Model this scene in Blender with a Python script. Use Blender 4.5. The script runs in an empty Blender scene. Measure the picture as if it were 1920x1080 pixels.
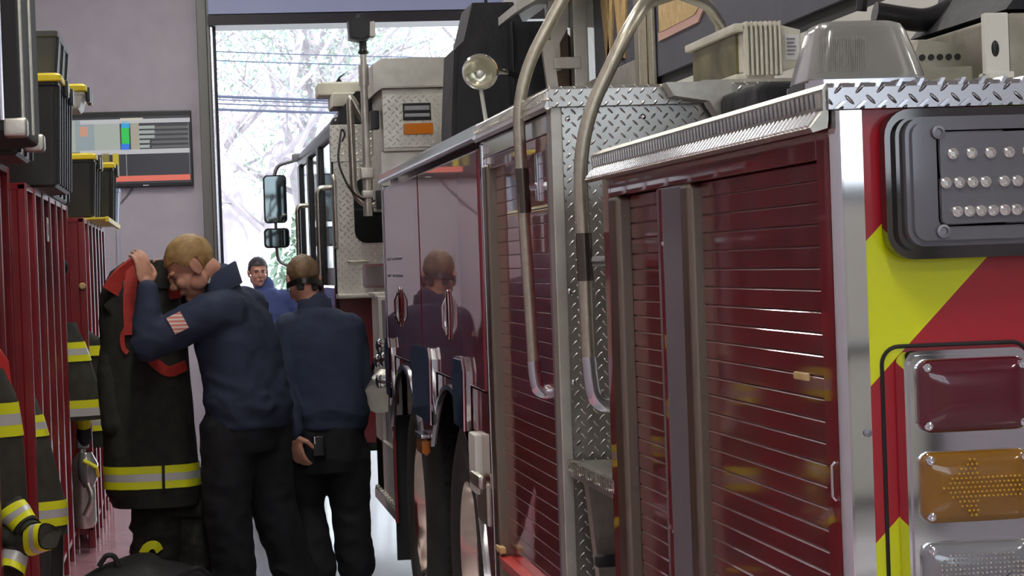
import bpy, bmesh, math, random
from mathutils import Vector, Matrix, noise
random.seed(7)
C = bpy.context.scene.collection
PI = math.pi
V3 = Vector
# ------------------------------------------------------------------ camera model
F = 4290.0; EYE = 1.6
def _n(v): return V3(v).normalized()
_vY = _n(((350-960)/F, (512-540)/F, 1.0))
_vD = V3((.035, 1.0, 0.0)); _vD.z = -(_vD.x*_vY.x + _vD.y*_vY.y)/_vY.z; _vD.normalize()
_vR = _vD.cross(_vY)
def _ray(px, py):
    c = V3(((px-960)/F, (py-540)/F, 1.0))
    return V3((c.dot(_vR), c.dot(_vY), -c.dot(_vD)))
def at(px, py, Y):            # world point seen at a photo pixel, at distance Y down the bay
    r = _ray(px, py); r = r*(Y/r.y); return V3((r.x, r.y, r.z+EYE))
cd = bpy.data.cameras.new('camera'); cam = bpy.data.objects.new('camera', cd); C.objects.link(cam)
cd.sensor_width = 36; cd.lens = F/1920*36; cd.clip_start = .05; cd.clip_end = 500
rt = V3((_vR.x, _vY.x, -_vD.x)); dn = V3((_vR.y, _vY.y, -_vD.y)); fw = V3((_vR.z, _vY.z, -_vD.z))
m = Matrix.Identity(4)
for i in range(3):
    m[i][0] = rt[i]; m[i][1] = -dn[i]; m[i][2] = -fw[i]
m[2][3] = EYE
cam.matrix_world = m
bpy.context.scene.camera = cam
# ------------------------------------------------------------------ materials
def mat(name, col, rough=.5, metal=0, coat=0, coat_rough=.03, emit=None, estr=0, trans=0, ior=1.5, spec=.5, alpha=1):
    M = bpy.data.materials.new(name); M.use_nodes = True
    b = M.node_tree.nodes['Principled BSDF']
    b.inputs['Base Color'].default_value = (*col, 1); b.inputs['Roughness'].default_value = rough
    b.inputs['Metallic'].default_value = metal; b.inputs['Coat Weight'].default_value = coat
    b.inputs['Coat Roughness'].default_value = coat_rough; b.inputs['IOR'].default_value = ior
    b.inputs['Transmission Weight'].default_value = trans; b.inputs['Specular IOR Level'].default_value = spec
    if emit: b.inputs['Emission Color'].default_value = (*emit, 1); b.inputs['Emission Strength'].default_value = estr
    b.inputs['Alpha'].default_value = alpha
    return M
class NT:
    def __init__(s, M): s.t = M.node_tree; s.b = s.t.nodes['Principled BSDF']
    def n(s, typ, **kw):
        x = s.t.nodes.new(typ)
        for k, v in kw.items(): setattr(x, k, v)
        return x
    def link(s, a, b): s.t.links.new(a, b)
    def m(s, op, a, b=None, c=None):
        x = s.n('ShaderNodeMath', operation=op)
        for i, v in enumerate((a, b, c)):
            if v is None: continue
            if isinstance(v, (int, float)): x.inputs[i].default_value = v
            else: s.link(v, x.inputs[i])
        return x.outputs[0]
    def xyz(s):
        tc = s.n('ShaderNodeTexCoord'); sp = s.n('ShaderNodeSeparateXYZ'); s.link(tc.outputs['Object'], sp.inputs[0])
        return tc.outputs['Object'], sp.outputs
    def noise(s, scale, detail=3, rough=.5, vec=None):
        x = s.n('ShaderNodeTexNoise'); x.inputs['Scale'].default_value = scale; x.inputs['Detail'].default_value = detail; x.inputs['Roughness'].default_value = rough
        if vec is None: vec = s.n('ShaderNodeTexCoord').outputs['Object']
        s.link(vec, x.inputs['Vector']); return x.outputs['Fac']
    def ramp(s, fac, stops):
        r = s.n('ShaderNodeValToRGB'); e = r.color_ramp.elements
        while len(e) < len(stops): e.new(.5)
        for el, (p, c) in zip(e, stops): el.position = p; el.color = (*c, 1)
        s.link(fac, r.inputs[0]); return r.outputs[0]
    def bump(s, h, strength=.3, dist=.01):
        x = s.n('ShaderNodeBump'); x.inputs['Strength'].default_value = strength; x.inputs['Distance'].default_value = dist
        s.link(h, x.inputs['Height']); s.link(x.outputs[0], s.b.inputs['Normal'])
def varied(name, c0, c1, scale, rough=.5, metal=0, bump=0, bscale=None, bd=.004, detail=4, **kw):
    M = mat(name, c0, rough, metal, **kw); t = NT(M)
    t.link(t.ramp(t.noise(scale, detail), [(.3, c0), (.7, c1)]), t.b.inputs['Base Color'])
    if bump: t.bump(t.noise(bscale or scale*4, 3), bump, bd)
    return M
def tread(name, ua, va, s=.031, col=(.62, .61, .57), rough=.28, bump=1.0):
    M = mat(name, col, rough, 1.0); t = NT(M); _, o = t.xyz()
    k = .7071/(s*.72)
    u = t.m('MULTIPLY', t.m('ADD', o[ua], o[va]), k); v = t.m('MULTIPLY', t.m('SUBTRACT', o[ua], o[va]), k)
    par = t.m('MODULO', t.m('ADD', t.m('ADD', t.m('FLOOR', u), t.m('FLOOR', v)), 2000.0), 2.0)
    fx = t.m('SUBTRACT', t.m('FRACT', u), .5); fy = t.m('SUBTRACT', t.m('FRACT', v), .5); df = t.m('MULTIPLY', par, t.m('SUBTRACT', fy, fx))
    a = t.m('DIVIDE', t.m('ADD', fx, df), .42); b = t.m('DIVIDE', t.m('SUBTRACT', fy, df), .13)
    d = t.m('ADD', t.m('MULTIPLY', a, a), t.m('MULTIPLY', b, b))
    h = t.m('MAXIMUM', t.m('SUBTRACT', 1.0, d), 0.0)
    t.bump(h, bump, .006)
    g = t.noise(9, 3); t.link(t.ramp(g, [(.3, tuple(c*.8 for c in col)), (.7, col)]), t.b.inputs['Base Color'])
    return M
X_, Y_, Z_ = 0, 1, 2
M = {}
M['red'] = mat('red_paint', (.18, .005, .014), .3, 0, 1.0, .02)
M['red_flat'] = mat('red_decal', (.42, .006, .018), .35, 0, .35, .12)
M['shutter'] = mat('red_shutter', (.125, .003, .01), .35, 0, .9, .05)
M['plate_rear'] = tread('tread_plate_end', X_, Z_, bump=.55); M['plate_side'] = tread('tread_plate_side', Y_, Z_); M['plate_top'] = tread('tread_plate_deck', X_, Y_)
M['plate_cab'] = tread('tread_plate_cab', X_, Z_, .04, (.72, .71, .64), .35, .6)
M['trim_end'] = tread('tread_trim_end', X_, Z_, .031, (.66, .66, .68), .22, 1.0)
M['trim_side'] = tread('tread_trim_side', Y_, Z_, .024, (.75, .72, .68), .25, 1.0)
M['chrome'] = mat('chrome', (.78, .78, .8), .05, 1)
M['polish'] = mat('polished_stainless', (.72, .73, .78), .16, 1)
M['dchrome'] = mat('chrome_dark_reflection', (.13, .125, .12), .06, 1)  # chrome darkened; the dark bay's reflection is put into the colour
M['olive_alu'] = varied('olive_aluminium', (.24, .23, .18), (.36, .34, .28), 18, .5, .5)  # darker olive-beige aluminium, mottled at random
M['steel'] = varied('brushed_steel', (.5, .48, .42), (.62, .6, .53), 40, .34, 1)
M['dsteel'] = mat('grey_anodised_rail', (.3, .3, .33), .42, .8)
M['bronze'] = mat('bronze_guide_rail', (.27, .23, .18), .33, 1)
M['alu'] = varied('dull_aluminium', (.52, .51, .46), (.64, .63, .57), 14, .42, .85)  # beige tint stands in for warm light in the bay
M['tube'] = varied('knurled_tube', (.46, .43, .34), (.56, .53, .43), 60, .33, .9, .25, 900, .001)
M['sleeve'] = mat('dark_tube_sleeve', (.13, .115, .1), .22, .9)
M['rubber'] = varied('tyre_rubber', (.025, .025, .024), (.045, .045, .043), 12, .6)
M['black'] = mat('black_plastic', (.009, .009, .01), .3)
M['blackm'] = mat('black_matte', (.012, .012, .014), .7)
M['vinyl'] = varied('black_vinyl', (.004, .004, .007), (.009, .009, .014), 6, .6, bump=.4, bscale=9, bd=.03)
M['glass'] = mat('dark_glass', (.012, .018, .018), .06, spec=.3)
M['white'] = mat('white_enamel', (.68, .68, .62), .4)
M['cream'] = varied('cream_metal', (.62, .6, .5), (.7, .68, .58), 20, .45)
M['lensr'] = mat('red_lens', (.1, .003, .014), .12, 0, 1.0, .04)
M['lensa'] = mat('amber_lens', (.26, .115, .006), .12, 0, 1.0, .04)
M['lensc'] = mat('clear_lens', (.3, .31, .33), .15, .4, 1.0, .04)
M['amber'] = mat('amber_marker', (.55, .16, .01), .2, 0, 1.0, .05)
M['ledlens'] = mat('smoky_lens', (.15, .15, .17), .14, .2, 1.0, .05)
M['mirror'] = mat('mirror_glass', (.16, .19, .19), .03, 1)
M['floodglass'] = varied('flood_glass_reflections', (.04, .035, .02), (.2, .17, .07), 9, .35, spec=.25)  # yellowish mottling paints in reflections from the left wall side
M['refl'] = mat('lamp_reflector', (.8, .78, .66), .12, 1)
M['brown_plate'] = varied('brown_shaft', (.12, .08, .05), (.2, .13, .09), 12, .6)
M['led'] = mat('led_emitter', (.75, .72, .68), .15, .8, 1.0)
M['gold_dot'] = mat('amber_led', (.8, .5, .06), .2, .3, 1.0)
M['dome'] = mat('frosted_dome', (.5, .5, .47), .22, 0, 1.0, .06, trans=.75)
M['rim_reflection'] = mat('polished_wheel', (.78, .62, .52), .16, 1)  # pinkish tint is the red floor's reflection put into the metal colour
M['navy_sign'] = varied('slate_signboard', (.07, .072, .095), (.085, .087, .115), 10, .5)
M['gold'] = varied('gold_leaf', (.5, .33, .12), (.68, .5, .25), 30, .5, 0)
M['pink_edge'] = mat('letter_outline', (.6, .36, .3), .45)
M['redplastic'] = mat('red_plastic', (.55, .03, .03), .4)
M['yellow'] = mat('yellow_plastic', (.72, .56, .01), .45)
M['paper'] = mat('white_paper', (.8, .8, .8), .7)
# chevron: red and fluorescent yellow-green bands at 45 degrees
M['chev'] = mat('chevron_sheeting', (.4, .006, .018), .35, 0, .4, .1)
t = NT(M['chev']); _, o = t.xyz()
TRUCK_O = V3((2.18, 3.2, 0))
s_ = t.m('SUBTRACT', t.m('ADD', o[0], TRUCK_O.x), o[2])            # X - Z in the bay
ph = t.m('FRACT', t.m('ADD', t.m('DIVIDE', t.m('ADD', s_, .64), .437), 20.0))
yel = t.m('LESS_THAN', ph, .21/.437)
t.link(t.ramp(yel, [(0, (.4, .006, .018)), (1, (.72, .8, .0))]), t.b.inputs['Base Color'])
# floor: grey epoxy, painted red along the lockers
M['floor'] = mat('bay_floor', (.3, .29, .32), .2, 0, .5, .08); t = NT(M['floor']); tc, o = t.xyz()
nz = t.noise(3.2, 5); wob = t.m('MULTIPLY', t.m('SUBTRACT', nz, .5), .04)
zone = t.m('LESS_THAN', t.m('ADD', o[0], wob), .0)
mixc = t.n('ShaderNodeMix', data_type='RGBA'); t.link(zone, mixc.inputs['Factor'])
t.link(t.ramp(nz, [(.3, (.28, .27, .3)), (.7, (.4, .39, .42))]), mixc.inputs['A'])
t.link(t.ramp(nz, [(.3, (.58, .3, .37)), (.7, (.68, .38, .45))]), mixc.inputs['B'])
t.link(mixc.outputs['Result'], t.b.inputs['Base Color']); t.bump(t.noise(40, 3), .05, .003)
M['wall'] = varied('lilac_block_wall', (.5, .465, .525), (.56, .525, .58), 5, .6, bump=.15, bscale=60, bd=.004)
t = NT(M['wall'])
M['ceil'] = mat('ceiling_white', (.6, .6, .6), .8)
M['frame'] = mat('dark_bronze_frame', (.025, .02, .028), .4, .3)
M['track'] = mat('galvanised_track', (.2, .2, .19), .5, .7)
M['doorpanel'] = mat('pale_door_panel', (.42, .47, .72), .5)
M['lamp'] = mat('lamp_diffuser', (1, 1, 1), .5, emit=(1, .97, .9), estr=46)
M['lock'] = varied('red_locker_steel', (.2, .005, .01), (.26, .008, .014), 8, .32, 0, coat=.6, coat_rough=.1)
M['tote'] = varied('black_tote', (.012, .013, .012), (.022, .023, .021), 5, .4)
M['toteg'] = varied('charcoal_tote', (.05, .05, .046), (.07, .07, .063), 6, .5)
M['tub_blue'] = mat('clear_blue_tub', (.4, .52, .8), .2, 0, .5, .05)
M['coat'] = varied('black_turnout_cloth', (.014, .015, .012), (.03, .031, .025), 18, .85, bump=.5, bscale=220, bd=.003)
M['coat_grey'] = varied('charcoal_turnout_cloth', (.035, .035, .028), (.055, .054, .044), 22, .85, bump=.5, bscale=220, bd=.003)
M['strip_y'] = mat('lime_reflective_tape', (.86, .88, .02), .5)
M['strip_s'] = mat('silver_reflective_tape', (.64, .64, .64), .4, .2)
M['webbing'] = varied('red_webbing', (.38, .025, .02), (.5, .035, .025), 30, .7)
M['navy'] = varied('navy_fleece', (.016, .024, .055), (.03, .042, .085), 5, .85, bump=.35, bscale=300, bd=.002)
M['blue'] = varied('blue_jacket', (.04, .06, .18), (.06, .09, .26), 6, .8)
M['trouser'] = varied('navy_black_trousers', (.003, .0035, .006), (.007, .0075, .012), 6, .85)
M['skin'] = varied('skin', (.5, .24, .16), (.58, .3, .21), 14, .5)
M['blond'] = varied('blond_hair', (.26, .15, .05), (.44, .28, .11), 26, .55, bump=.5, bscale=180, bd=.004)
M['brown'] = varied('brown_hair', (.11, .065, .03), (.22, .14, .07), 26, .55, bump=.5, bscale=180, bd=.004)
M['dark'] = varied('dark_hair', (.03, .025, .03), (.07, .06, .07), 26, .55)
M['patch'] = mat('flag_patch', (.62, .3, .25), .7); t = NT(M['patch']); _, o = t.xyz()
st = t.m('LESS_THAN', t.m('FRACT', t.m('MULTIPLY', o[2], 55.0)), .5)
t.link(t.ramp(st, [(0, (.62, .2, .16)), (1, (.72, .55, .5))]), t.b.inputs['Base Color'])
M['lip'] = mat('lip', (.4, .13, .1), .5)
M['eye'] = mat('eye', (.05, .04, .04), .2)
M['shoe'] = mat('black_leather', (.012, .012, .013), .35)
M['bag'] = varied('black_nylon_bag', (.012, .012, .014), (.024, .024, .027), 9, .6, bump=.4, bscale=20, bd=.01)
M['bark'] = varied('glare_pale_bark', (.3, .27, .3), (.42, .38, .41), 4, .9)  # bark lightened so its colour carries the outdoor glare
M['leaf_g'] = mat('glare_pale_green_leaf', (.3, .4, .32), .6)  # leaf colours are also paled to hold the overexposed glare
M['leaf_c'] = mat('glare_blue_green_leaf', (.32, .42, .45), .6)
M['leaf_p'] = mat('glare_pale_pink_leaf', (.45, .36, .39), .6)
M['asphalt'] = varied('pale_concrete', (.6, .6, .6), (.72, .72, .72), 2, .9)  # light grey concrete, tone varying at random
M['wire'] = mat('power_cable', (.05, .06, .1), .6)
# ------------------------------------------------------------------ mesh helpers
class MB:
    def __init__(s): s.bm = bmesh.new()
    def _merge(s, b2):
        me = bpy.data.meshes.new('tmp'); b2.to_mesh(me); b2.free(); s.bm.from_mesh(me); bpy.data.meshes.remove(me)
        return s
    def box(s, x0, x1, y0, y1, z0, z1, bev=0, seg=2):
        b = bmesh.new(); bmesh.ops.create_cube(b, size=1)
        for v in b.verts:
            v.co = V3(((x0+x1)/2+v.co.x*(x1-x0), (y0+y1)/2+v.co.y*(y1-y0), (z0+z1)/2+v.co.z*(z1-z0)))
        if bev: bmesh.ops.bevel(b, geom=b.edges[:], offset=min(bev, .45*min(abs(x1-x0), abs(y1-y0), abs(z1-z0))), segments=seg, affect='EDGES', profile=.5)
        return s._merge(b)
    def prism(s, pts, axis, a0, a1, bev=0):      # 2D polygon extruded along an axis; (y,z) for X, (x,z) for Y, (x,y) for Z
        b = bmesh.new()
        def co(p, a): return {0: (a, p[0], p[1]), 1: (p[0], a, p[1]), 2: (p[0], p[1], a)}[axis]
        A = [b.verts.new(co(p, a0)) for p in pts]; B = [b.verts.new(co(p, a1)) for p in pts]; n = len(pts)
        f0 = b.faces.new(A); f1 = b.faces.new(B[::-1])
        for i in range(n): b.faces.new((A[i], B[i], B[(i+1) % n], A[(i+1) % n]))
        bmesh.ops.recalc_face_normals(b, faces=b.faces)
        if bev: bmesh.ops.bevel(b, geom=list(f0.edges)+list(f1.edges), offset=bev, segments=2, affect='EDGES')
        return s._merge(b)
    def loft(s, rings, closed=True, cap=True):
        b = bmesh.new(); R = [[b.verts.new(p) for p in r] for r in rings]; n = len(R[0])
        for a, c in zip(R, R[1:]):
            for i in range(n if closed else n-1): b.faces.new((a[i], a[(i+1) % n], c[(i+1) % n], c[i]))
        if cap and closed: b.faces.new(R[0][::-1]); b.faces.new(R[-1])
        bmesh.ops.recalc_face_normals(b, faces=b.faces)
        return s._merge(b)
    def tube(s, pts, r, n=12, cap=True):
        pts = [V3(p) for p in pts]; rings = []; up = None
        rr = r if isinstance(r, (list, tuple)) else [r]*len(pts)
        for i, p in enumerate(pts):
            d = (pts[min(i+1, len(pts)-1)] - pts[max(i-1, 0)])
            if d.length < 1e-9: d = V3((0, 0, 1))
            d.normalize()
            if up is None: up = d.orthogonal().normalized()
            up = (up - d*up.dot(d)); up = up.normalized() if up.length > 1e-6 else d.orthogonal().normalized()
            w = d.cross(up)
            rings.append([p + (up*math.cos(2*PI*k/n) + w*math.sin(2*PI*k/n))*rr[i] for k in range(n)])
        return s.loft(rings, True, cap)
    def lathe(s, prof, c, axis=2, n=32, cap=True):    # prof [(radius, along)]
        c = V3(c); rings = []
        for r, a in prof:
            ring = []
            for k in range(n):
                x, y = r*math.cos(2*PI*k/n), r*math.sin(2*PI*k/n)
                ring.append(c + V3({0: (a, x, y), 1: (y, a, x), 2: (x, y, a)}[axis]))
            rings.append(ring)
        return s.loft(rings, True, cap)
    def ball(s, c, rx, ry=None, rz=None, n=16, rot=None):
        b = bmesh.new(); bmesh.ops.create_uvsphere(b, u_segments=n, v_segments=max(6, n//2), radius=1)
        S = Matrix.Diagonal((rx, ry or rx, rz or rx))
        if rot is not None: S = rot @ S
        for v in b.verts: v.co = S @ v.co + V3(c)
        return s._merge(b)
    def strip(s, pts, wdir, w, th):               # a ribbon following pts, w wide along wdir, th thick
        pts = [V3(p) for p in pts]; rings = []
        for i, p in enumerate(pts):
            d = (pts[min(i+1, len(pts)-1)] - pts[max(i-1, 0)]).normalized()
            wd = V3(wdir[i]) if isinstance(wdir, list) else V3(wdir)
            wd = (wd - d*wd.dot(d)).normalized(); nn = d.cross(wd)
            rings.append([p+wd*w/2+nn*th/2, p-wd*w/2+nn*th/2, p-wd*w/2-nn*th/2, p+wd*w/2-nn*th/2])
        return s.loft(rings)
    def build(s, name, m, parent=None, smooth=35, **tags):
        me = bpy.data.meshes.new(name); root = parent
        while root is not None and root.parent is not None: root = root.parent
        if root is not None:
            off = root.location
            for v in s.bm.verts: v.co -= off
        s.bm.to_mesh(me); s.bm.free()
        for mm in (m if isinstance(m, list) else [m]): me.materials.append(mm)
        if smooth and len(me.polygons):
            me.shade_smooth(); me.set_sharp_from_angle(angle=math.radians(smooth))
        o = bpy.data.objects.new(name, me); C.objects.link(o)
        if parent is not None: o.parent = parent
        if smooth and smooth < 45:
            w = o.modifiers.new('normals', 'WEIGHTED_NORMAL'); w.keep_sharp = True; w.weight = 80
        for k, v in tags.items(): o[k] = v
        return o
def rounded(x0, x1, y0, y1, r, n=6):
    out = []
    for cx, cy, a0 in ((x1-r, y1-r, 0), (x0+r, y1-r, 90), (x0+r, y0+r, 180), (x1-r, y0+r, 270)):
        for k in range(n+1):
            a = math.radians(a0+90*k/n); out.append((cx+r*math.cos(a), cy+r*math.sin(a)))
    return out
def fillet(pts, r, n=8):           # polyline with rounded corners
    pts = [V3(p) for p in pts]; out = [pts[0]]
    rs = r if isinstance(r, (list, tuple)) else [r]*len(pts)
    for i in range(1, len(pts)-1):
        a, b, c = pts[i-1], pts[i], pts[i+1]; u, w = (a-b), (c-b)
        k = min(rs[i], u.length*.49, w.length*.49); p0 = b+u.normalized()*k; p1 = b+w.normalized()*k
        for j in range(n+1):
            q = j/n; out.append(p0*(1-q)**2 + b*2*q*(1-q) + p1*q*q)
    out.append(pts[-1]); return out
def tag(o, label, cat, group=None, kind=None):
    o['label'] = label; o['category'] = cat
    if group: o['group'] = group
    if kind: o['kind'] = kind
    return o
def thing(name, loc, label, cat, group=None):
    o = bpy.data.objects.new(name, None); C.objects.link(o); o.location = loc; o.empty_display_size = .1
    return tag(o, label, cat, group)
def copy_tree(o, parent=None):
    c = o.copy(); C.objects.link(c)
    if parent is not None: c.parent = parent
    for ch in [x for x in o.children]: copy_tree(ch, c)
    return c
def struct(name, mb, m, **kw):
    o = mb.build(name, m, None, **kw); o['kind'] = 'structure'; return o
# ------------------------------------------------------------------ the bay
WF = 20.4                                       # inside face of the front wall
struct('floor', MB().box(-1.3, 9.5, -7.5, WF+.3, -.2, 0), M['floor'])
struct('ceiling', MB().box(-1.3, 9.5, -7.5, WF+.3, 5.2, 5.4), M['ceil'])
struct('wall_left', MB().box(-1.5, -1.3, -7.5, WF+.3, 0, 5.2), M['wall'])
struct('wall_right', MB().box(9.5, 9.7, -7.5, WF+.3, 0, 5.2), M['wall'])
DX0, DX1, DZ = .32, 4.3, 3.82
struct('wall_front', MB().box(-1.3, DX0-.02, WF, WF+.3, 0, 5.2).box(DX1+.02, 9.5, WF, WF+.3, 0, 5.2).box(DX0-.02, DX1+.02, WF, WF+.3, DZ+.05, 5.2), M['wall'])
BX0, BX1, BZ = -.9, 4.6, 3.9
struct('wall_back', MB().box(-1.3, BX0, -7.7, -7.5, 0, 5.2).box(BX1, 9.5, -7.7, -7.5, 0, 5.2).box(BX0, BX1, -7.7, -7.5, BZ, 5.2), M['wall'])
struct('door_1', MB().box(DX0-.05, DX1+.05, WF-.16, WF-.11, DZ+.04, DZ+.42).box(DX0-.05, DX1+.05, WF-.16, WF-.11, DZ+.43, DZ+.85).box(DX0-.05, DX1+.05, WF-.16, WF-.11, DZ+.86, 5.1), M['doorpanel'])
struct('trim_1', MB().box(DX0-.06, DX1+.06, WF-.17, WF+.31, DZ-.06, DZ+.03).box(DX0-.06, DX0+.01, WF-.02, WF+.31, 0, DZ).box(DX1-.01, DX1+.06, WF-.02, WF+.31, 0, DZ), M['frame'])
tr = MB().box(.165, .25, WF-.08, WF, 0, 4.6, .008).box(.25, .275, WF-.14, WF-.02, 0, 4.4, .004)
struct('trim_2', tr, M['track'])
struct('trim_3', MB().box(.278, .3, WF-.16, WF-.1, 0, 3.75, .006), M['polish'])
fr = MB()
for k in range(5): fr.box(BX0-.05, BX1+.05, -7.6, -7.52, BZ*k/4-.04, BZ*k/4+.04)
struct('door_3', MB().box(BX0-.05, BX1+.05, -7.58, -7.54, 0, 1.0).box(BX0-.05, BX1+.05, -7.58, -7.54, 1.02, 2.03), M['white'])
for k in range(6): fr.box(BX0+(BX1-BX0)*k/5-.05, BX0+(BX1-BX0)*k/5+.05, -7.62, -7.5, 0, BZ)
struct('door_2', fr, M['frame'])
# ceiling lights: real strip fixtures
n = 0
lm = [('front wall end of the bay', 17), ('tanker', 13), ('truck middle', 9), ('truck tail', 5), ('camera', 1), ('rear door', -3.5)]
for X, side in ((.1, 'aisle'), (5.2, 'far side')):
    for nm, Yl in lm:
        L = thing('ceiling_light', (X, Yl, 5.02), f'long white strip light on the ceiling over the {side}', 'ceiling light', 'strip lights on the ceiling')
        MB().box(X-.16, X+.16, Yl-.75, Yl+.75, 5.0, 5.2, .02).build('housing', M['white'], L)
        MB().box(X-.13, X+.13, Yl-.7, Yl+.7, 4.97, 5.001, .01).build('diffuser', M['lamp'], L)
# ------------------------------------------------------------------ the fire truck
S = .93; XR = 3.43
TR = thing('fire_truck', TRUCK_O, 'large red ladder truck parked along the right side of the bay, tail end nearest', 'fire truck')
def part(name, mb, m, parent=None, **kw): return mb.build(name, m, parent or TR, **kw)
# --- tail unit, Y 3.2 .. 5.06
Y0, Y1, ZT = 3.2, 5.06, 1.80
part('tail_body', MB().box(S+.03, XR-.03, Y0+.02, Y1, .35, 1.79), M['red'])
fr = MB().box(S, S+.03, Y0+.01, 3.30, .35, 1.79, .004).box(S, S+.03, 4.96, Y1, .35, 1.79, .004)
fr.box(S, S+.03, 3.30, 4.96, 1.735, 1.79, .003).box(S, S+.03, 3.3, 4.96, .35, .42, .003)
fr.box(S, S+.03, 4.405, 4.45, .42, 1.735, .003)
part('shutter_frame', fr, M['red'])
def shutter(y0, y1, z0, z1, x, pitch=.033, ch=.002):
    pts = []; z = z0
    while z < z1-.001:
        zz = min(z+pitch, z1)
        pts += [(x+.003, z), (x+.0006, z+.0008), (x, z+.002), (x, zz-ch-.0014), (x+ch, zz-.0012)]; z = zz
    pts += [(x+.005, z1)]
    return MB().prism(pts + [(x+.02, z1), (x+.02, z0)], 1, y0, y1)
d = part('roll_up_door', shutter(3.3, 4.13, .42, 1.735, S+.014), M['shutter'])
part('pull_strap', MB().box(S+.008, S+.014, 3.42, 3.50, 1.40, 1.412, .002), M['gold'], d)
part('roll_up_door', shutter(4.49, 4.84, .42, 1.735, S+.02), M['shutter'])
part('guide_rail', MB().box(S-.012, S+.03, 4.13, 4.205, .38, 1.735, .012, 3), M['bronze'], label='rounded bronze toned vertical guide rail')
part('guide_rail', MB().box(S-.004, S+.03, 4.225, 4.40, .38, 1.735, .006), M['dsteel'], label='wide flat grey vertical guide rail')
part('guide_rail', MB().box(S-.012, S+.03, 4.84, 4.94, .38, 1.735, .012, 3), M['bronze'])
part('guide_rail', MB().box(S+.004, S+.03, 4.455, 4.49, .42, 1.735, .004), M['dsteel'])
part('door_latch', MB().tube([(S-.001, 3.245, 1.29), (S-.006, 3.245, 1.285), (S-.006, 3.245, 1.24), (S-.001, 3.245, 1.235)], .003), M['chrome'])
part('corner_post', MB().prism([(S-.004, Y0+.016), (S-.004, Y0+.012)] + [(S-.004+.016*(1-math.cos(a)), Y0-.004+.016*(1-math.sin(a))) for a in [k*PI/12 for k in range(7)]] +
     [(S+.041, Y0-.004), (S+.041, Y0), (S+.014, Y0+.002), (S+.002, Y0+.014), (S, Y0+.016)], 2, .3, 1.802), M['chrome'], smooth=40)
b = MB()
for z in (1.335, .98): b.lathe([(.001, -.004), (.006, -.003), (.006, 0)], (S+.034, Y0-.005, z), 1, 12)
part('post_screw', b, M['dsteel'])
part('rear_panel', MB().box(S+.038, XR-.05, Y0-.002, Y0+.03, .35, 1.81), M['chev'], label='rear panel with red and lime yellow chevrons')
# treaded top trim
part('top_trim', MB().prism([(Y0-.02, 1.802), (Y0-.02, 1.833), (Y0-.012, 1.84), (Y0+.12, 1.84), (Y0+.12, 1.834), (Y0-.014, 1.83), (Y0-.014, 1.802)], 0, S-.012, XR+.01), M['trim_end'])
part('top_trim', MB().prism([(S-.034, 1.77), (S-.038, 1.777), (S-.018, 1.801), (S-.018, 1.832), (S-.012, 1.84), (S+.12, 1.84), (S+.12, 1.832), (S-.01, 1.826), (S-.01, 1.79), (S-.012, 1.776)], 1, Y0-.01, Y1+.01), M['steel'])
b = MB()
for k in range(72):
    y = Y0+.012+k*.0258
    b.prism([(y, 1.806), (y+.011, 1.806), (y+.016, 1.828), (y+.006, 1.828)], 0, S-.0225, S-.016)
part('trim_treads', b, M['polish'])
b = MB()
for k in range(72):
    y = Y0+.012+k*.0258; b.tube([(S-.037, y, 1.7795), (S-.020, y+.008, 1.80)], .0034, 6)
part('lip_treads', b, M['polish'])
b = MB()
for k in range(56):
    y = 5.70+k*.0258; b.prism([(y, 2.004), (y+.011, 2.004), (y+.015, 2.022), (y+.006, 2.022)], 0, S-.0245, S-.018)
part('trim_treads', b, M['trim_side'])
b = MB()
for k in range(60):
    x = S-.005+k*.031; b.prism([(x, 1.803), (x+.006, 1.803), (x+.018, 1.813), (x+.012, 1.813)], 1, Y0-.0245, Y0-.018)
part('trim_treads', b, M['polish'])
b = MB()
for k in range(60):
    x = S-.005+k*.031; b.prism([(x, 1.833), (x+.006, 1.833), (x+.012, 1.8435), (x+.006, 1.8435)], 1, Y0-.0225, Y0+.02)
part('edge_treads', b, M['polish'])
part('tail_deck', MB().box(S+.05, XR-.03, Y0+.05, Y1, 1.79, 1.832), M['plate_top'])
# --- LED warning light
W = part('warning_light', MB().prism(rounded(.993, 1.305, 1.583, 1.799, .04), 1, 3.150, 3.2, .012), M['dchrome'], smooth=40, label='rectangular LED warning light in a chrome bezel')
ln = part('lens', MB().prism(rounded(1.015, 1.281, 1.601, 1.785, .026), 1, 3.128, 3.16, .008), M['ledlens'], W, smooth=40)
part('lens_step', MB().prism(rounded(1.058, 1.255, 1.628, 1.765, .012), 1, 3.124, 3.15, .004), M['ledlens'], W)
sc = MB()
for x, z in ((1.06, 1.762), (1.063, 1.622), (1.25, 1.762), (1.25, 1.622)):
    sc = MB().lathe([(.0095, 0), (.0095, -.005), (.006, -.006), (.005, -.002), (.0005, -.002)], (x, 3.126, z), 1, 14); part('lens_screw', sc, M['dsteel'], W)
LED = []
def led(x, z):
    if not LED:
        LED.append((part('led', MB().lathe([(.0085, .002), (.008, -.003), (.005, -.004), (.0035, -.001), (.0005, -.001)], (x, 3.123, z), 1, 14), M['led'], W), x, z)); return
    o, x0, z0 = LED[0]; c = o.copy(); C.objects.link(c); c.location = V3((x-x0, 0, z-z0))
for k in range(6): led(1.08+.0277*k, 1.731)
for k in range(8): led(1.0685+.0195*k + (.008 if k > 3 else 0), 1.690)
for k in range(9): led(1.084+.0175*k, 1.649)
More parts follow.
